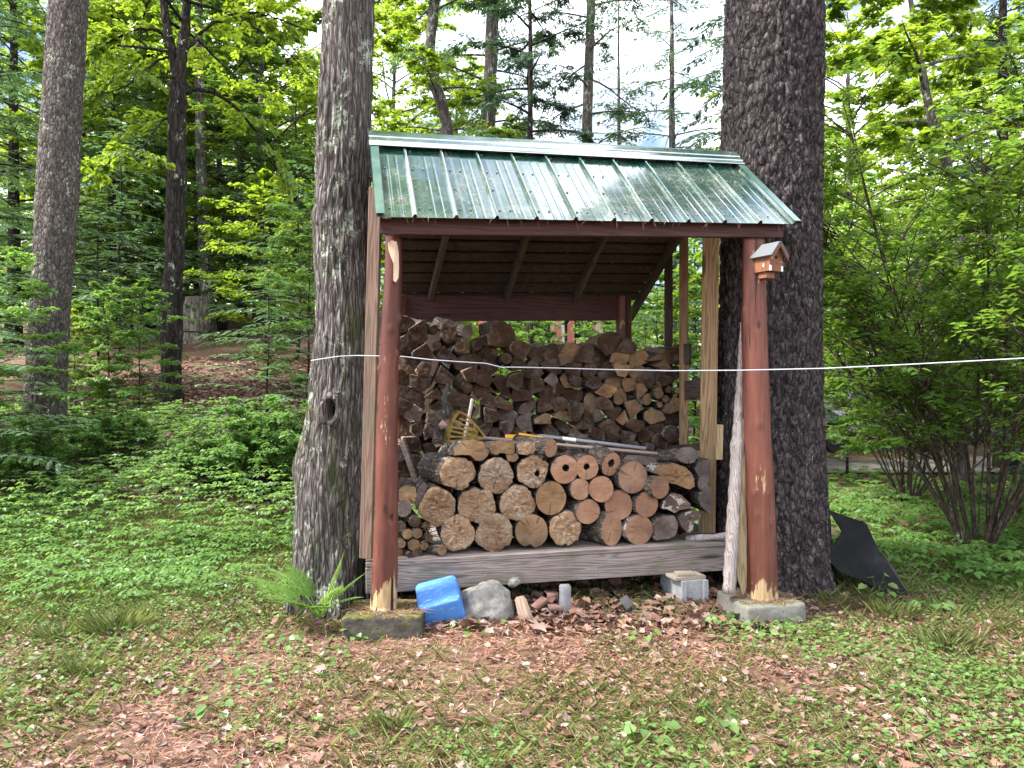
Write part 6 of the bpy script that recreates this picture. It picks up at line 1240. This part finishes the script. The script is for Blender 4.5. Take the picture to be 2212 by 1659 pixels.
def gd(x, y):
    g = .48 + .75 * vnoise(x, y, 1.15, 21) + .35 * vnoise(x, y, 3.1, 22); g = g + .35 * sstep(4.0, 3.0, y) * sstep(-1.5, .8, x) + .25 * sstep(-1.5, -3.2, x) * sstep(4, 5.5, y) + .3 * sstep(2.2, 3.2, x) * sstep(4.2, 5.5, y); return np.clip(g - 1.0 * bare(x, y), 0, 1) ** 1.4 * .8
C0 = scatter(62000, -6, 6, 2.5, 7.2, gd); h = RS.uniform(.015, .06, len(C0)); k3 = 3
for q in range(k3):
    a = RS.uniform(0, 2 * PI, len(C0)); C = C0 + np.stack([.022 * np.cos(a), .022 * np.sin(a), h * RS.uniform(.6, 1.1, len(C0))], -1); s_ = RS.uniform(.014, .034, len(C0)); lv.add(C, np.stack([np.cos(a), np.sin(a), np.full(len(C0), -.05)], -1), flat(C, .28), s_, s_ * .95, .1, .08)
stuff('clover', lv, 'h', L_CLOVER, 'low round leaved clover and seedlings in the leaf litter', 'clover')
lv = Leaves(); gg = lambda x, y: np.clip(.46 + .6 * vnoise(x, y, .9, 31) + .45 * vnoise(x, y, 2.6, 32) + .55 * sstep(-1.0, -2.6, x) * sstep(4.3, 5.2, y) + .45 * sstep(2.0, 3.0, x) * sstep(3.6, 5.2, y) - .8 * bare(x, y), 0.03, 1)
C = scatter(330000, -6.5, 6.5, 2.5, 8.0, gg); a = RS.uniform(0, 2 * PI, len(C)); o = RS.uniform(.2, 1.6, len(C)); A = np.stack([np.cos(a) * o, np.sin(a) * o, np.ones(len(C))], -1); S_ = np.stack([-np.sin(a), np.cos(a), np.zeros(len(C))], -1); lv.add(C, A, -np.cross(S_, nrm(A)), RS.gamma(4, .0135, len(C)).clip(.02, .15), RS.uniform(.0016, .0034, len(C)), .1, .35)
for n_, x0_, x1_, fd, sd_ in ((26000, -6.5, -.9, lambda x, y: sstep(4.3, 5.3, y + .3 * vnoise(x, y, 1.2, 55)) * np.clip(.45 + .6 * vnoise(x, y, 1.4, 51), .02, 1), 0), (13000, 2.2, 6.5, lambda x, y: sstep(3.8, 5.2, y + .3 * vnoise(x, y, 1.2, 56)) * np.clip(.45 + .6 * vnoise(x, y, 1.4, 52), .02, 1), 0)):
    C = scatter(n_, x0_, x1_, 3.8, 7.0, fd); a = RS.uniform(0, 2 * PI, len(C)); o = RS.uniform(.05, .6, len(C)); A = np.stack([np.cos(a) * o, np.sin(a) * o, np.ones(len(C))], -1); S_ = np.stack([-np.sin(a), np.cos(a), np.zeros(len(C))], -1); lv.add(C, A, -np.cross(S_, nrm(A)), RS.gamma(5, .014, len(C)).clip(.03, .16), RS.uniform(.0014, .0024, len(C)), .1, .5)
stuff('grass', lv, 'h', L_GRASS, 'thin short grass growing through the litter', 'grass')
def cover(name, n, x0, x1, y0, y1, dens, ll, hmax, label, mat=L_GC):
    lv = Leaves(); C0 = scatter(n, x0, x1, y0, y1, dens); h = RS.uniform(.25, 1, len(C0)) * hmax * (.6 + .6 * (vnoise(C0[:, 0], C0[:, 1], 1.0, 5) * .5 + .5)); az = RS.uniform(0, 2 * PI, len(C0))
    for q in range(5):
        a = az + q * 2 * PI / 5 + RS.normal(0, .2, len(C0)); C = C0 + np.stack([.012 * np.cos(a), .012 * np.sin(a), h], -1); s_ = ll * RS.uniform(.65, 1.2, len(C0)); lv.add(C, np.stack([np.cos(a), np.sin(a), RS.normal(-.12, .15, len(C0))], -1), flat(C, .25), s_, s_ * .52, .12, .22)
    tag(link(name, lv.mesh(name, 'h'), mat), label, 'ground cover', kind='stuff')
edgeL = lambda x, y: sstep(5.15, 5.9, y + .35 * vnoise(x, y, 1.3, 41) + .12 * (x + 3)) * (1 - sstep(-1.35, -1.0, x)) * np.clip(.62 + .75 * vnoise(x, y, 1.2, 42) + .3 * vnoise(x, y, 3.5, 46), .06, 1) * (1 - .8 * sstep(9.4, 11, y) * sstep(-5.0, -3.4, x))
cover('ground_cover', 15000, -9, -1, 5, 12, edgeL, .048, .17, 'five leaved green creeper carpeting the ground at the left')
edgeR = lambda x, y: sstep(5.2, 5.9, y + .4 * vnoise(x, y, 1.2, 43) + .30 * (x - 3.2)) * sstep(2.35, 2.75, x + .1 * (y - 5)) * np.clip(.8 + .4 * vnoise(x, y, 1.2, 44), .15, 1) * (1 - .6 * sstep(10, 11, y))
cover('undergrowth', 7500, -9, -1.3, 6.6, 11, lambda x, y: np.clip(.55 + .7 * vnoise(x, y, .9, 61) + .3 * vnoise(x, y, 2.8, 62), .03, 1) * (1 - .75 * sstep(8.8, 10.2, y) * sstep(-4.8, -3.6, x)), .052, .5, 'knee high light green plants growing on the bank at the left', L_MID)
cover('ground_cover', 8500, 2, 10, 5, 12.5, edgeR, .075, .18, 'five leaved green creeper carpeting the ground around the shrub')
cover('ground_cover', 2600, -1.2, 3, 6.9, 13, lambda x, y: np.clip(.6 + .5 * vnoise(x, y, 1, 45), .1, 1), .08, .3, 'leafy ground cover behind the woodshed')

# far wood closing the view between the trunks
def far_wood():
    lv = Leaves(); n = 130000; a = RS.uniform(-1.05, 1.05, n); d = RS.uniform(42, 66, n); x = d * np.sin(a); y = d * np.cos(a); top = 13 + 5 * vnoise(x, y, .11, 3) + 4 * vnoise(x, y, .3, 6); cen = np.exp(-((a - .06) / .24) ** 4); top = top * (1 - .42 * cen); h = RS.uniform(0, 1, n) ** 1.1
    k_ = vnoise(x * 1.0, h * 9 + y, .5, 8) + .5 * vnoise(x, h * 20, 1.1, 7) > -.55; C = np.stack([x, y, ZT(x, y) + h * top], -1)[k_]; n = len(C); s_ = RS.uniform(.3, .62, n)
    lv.add(C, spin(C) + np.array((0, 0, -.25)), flat(C, .5), s_, s_ * .6, .1, .15); return lv
stuff('forest', far_wood(), 'q', L_MAPLE, 'far green wood seen between the nearer trunks', 'forest')
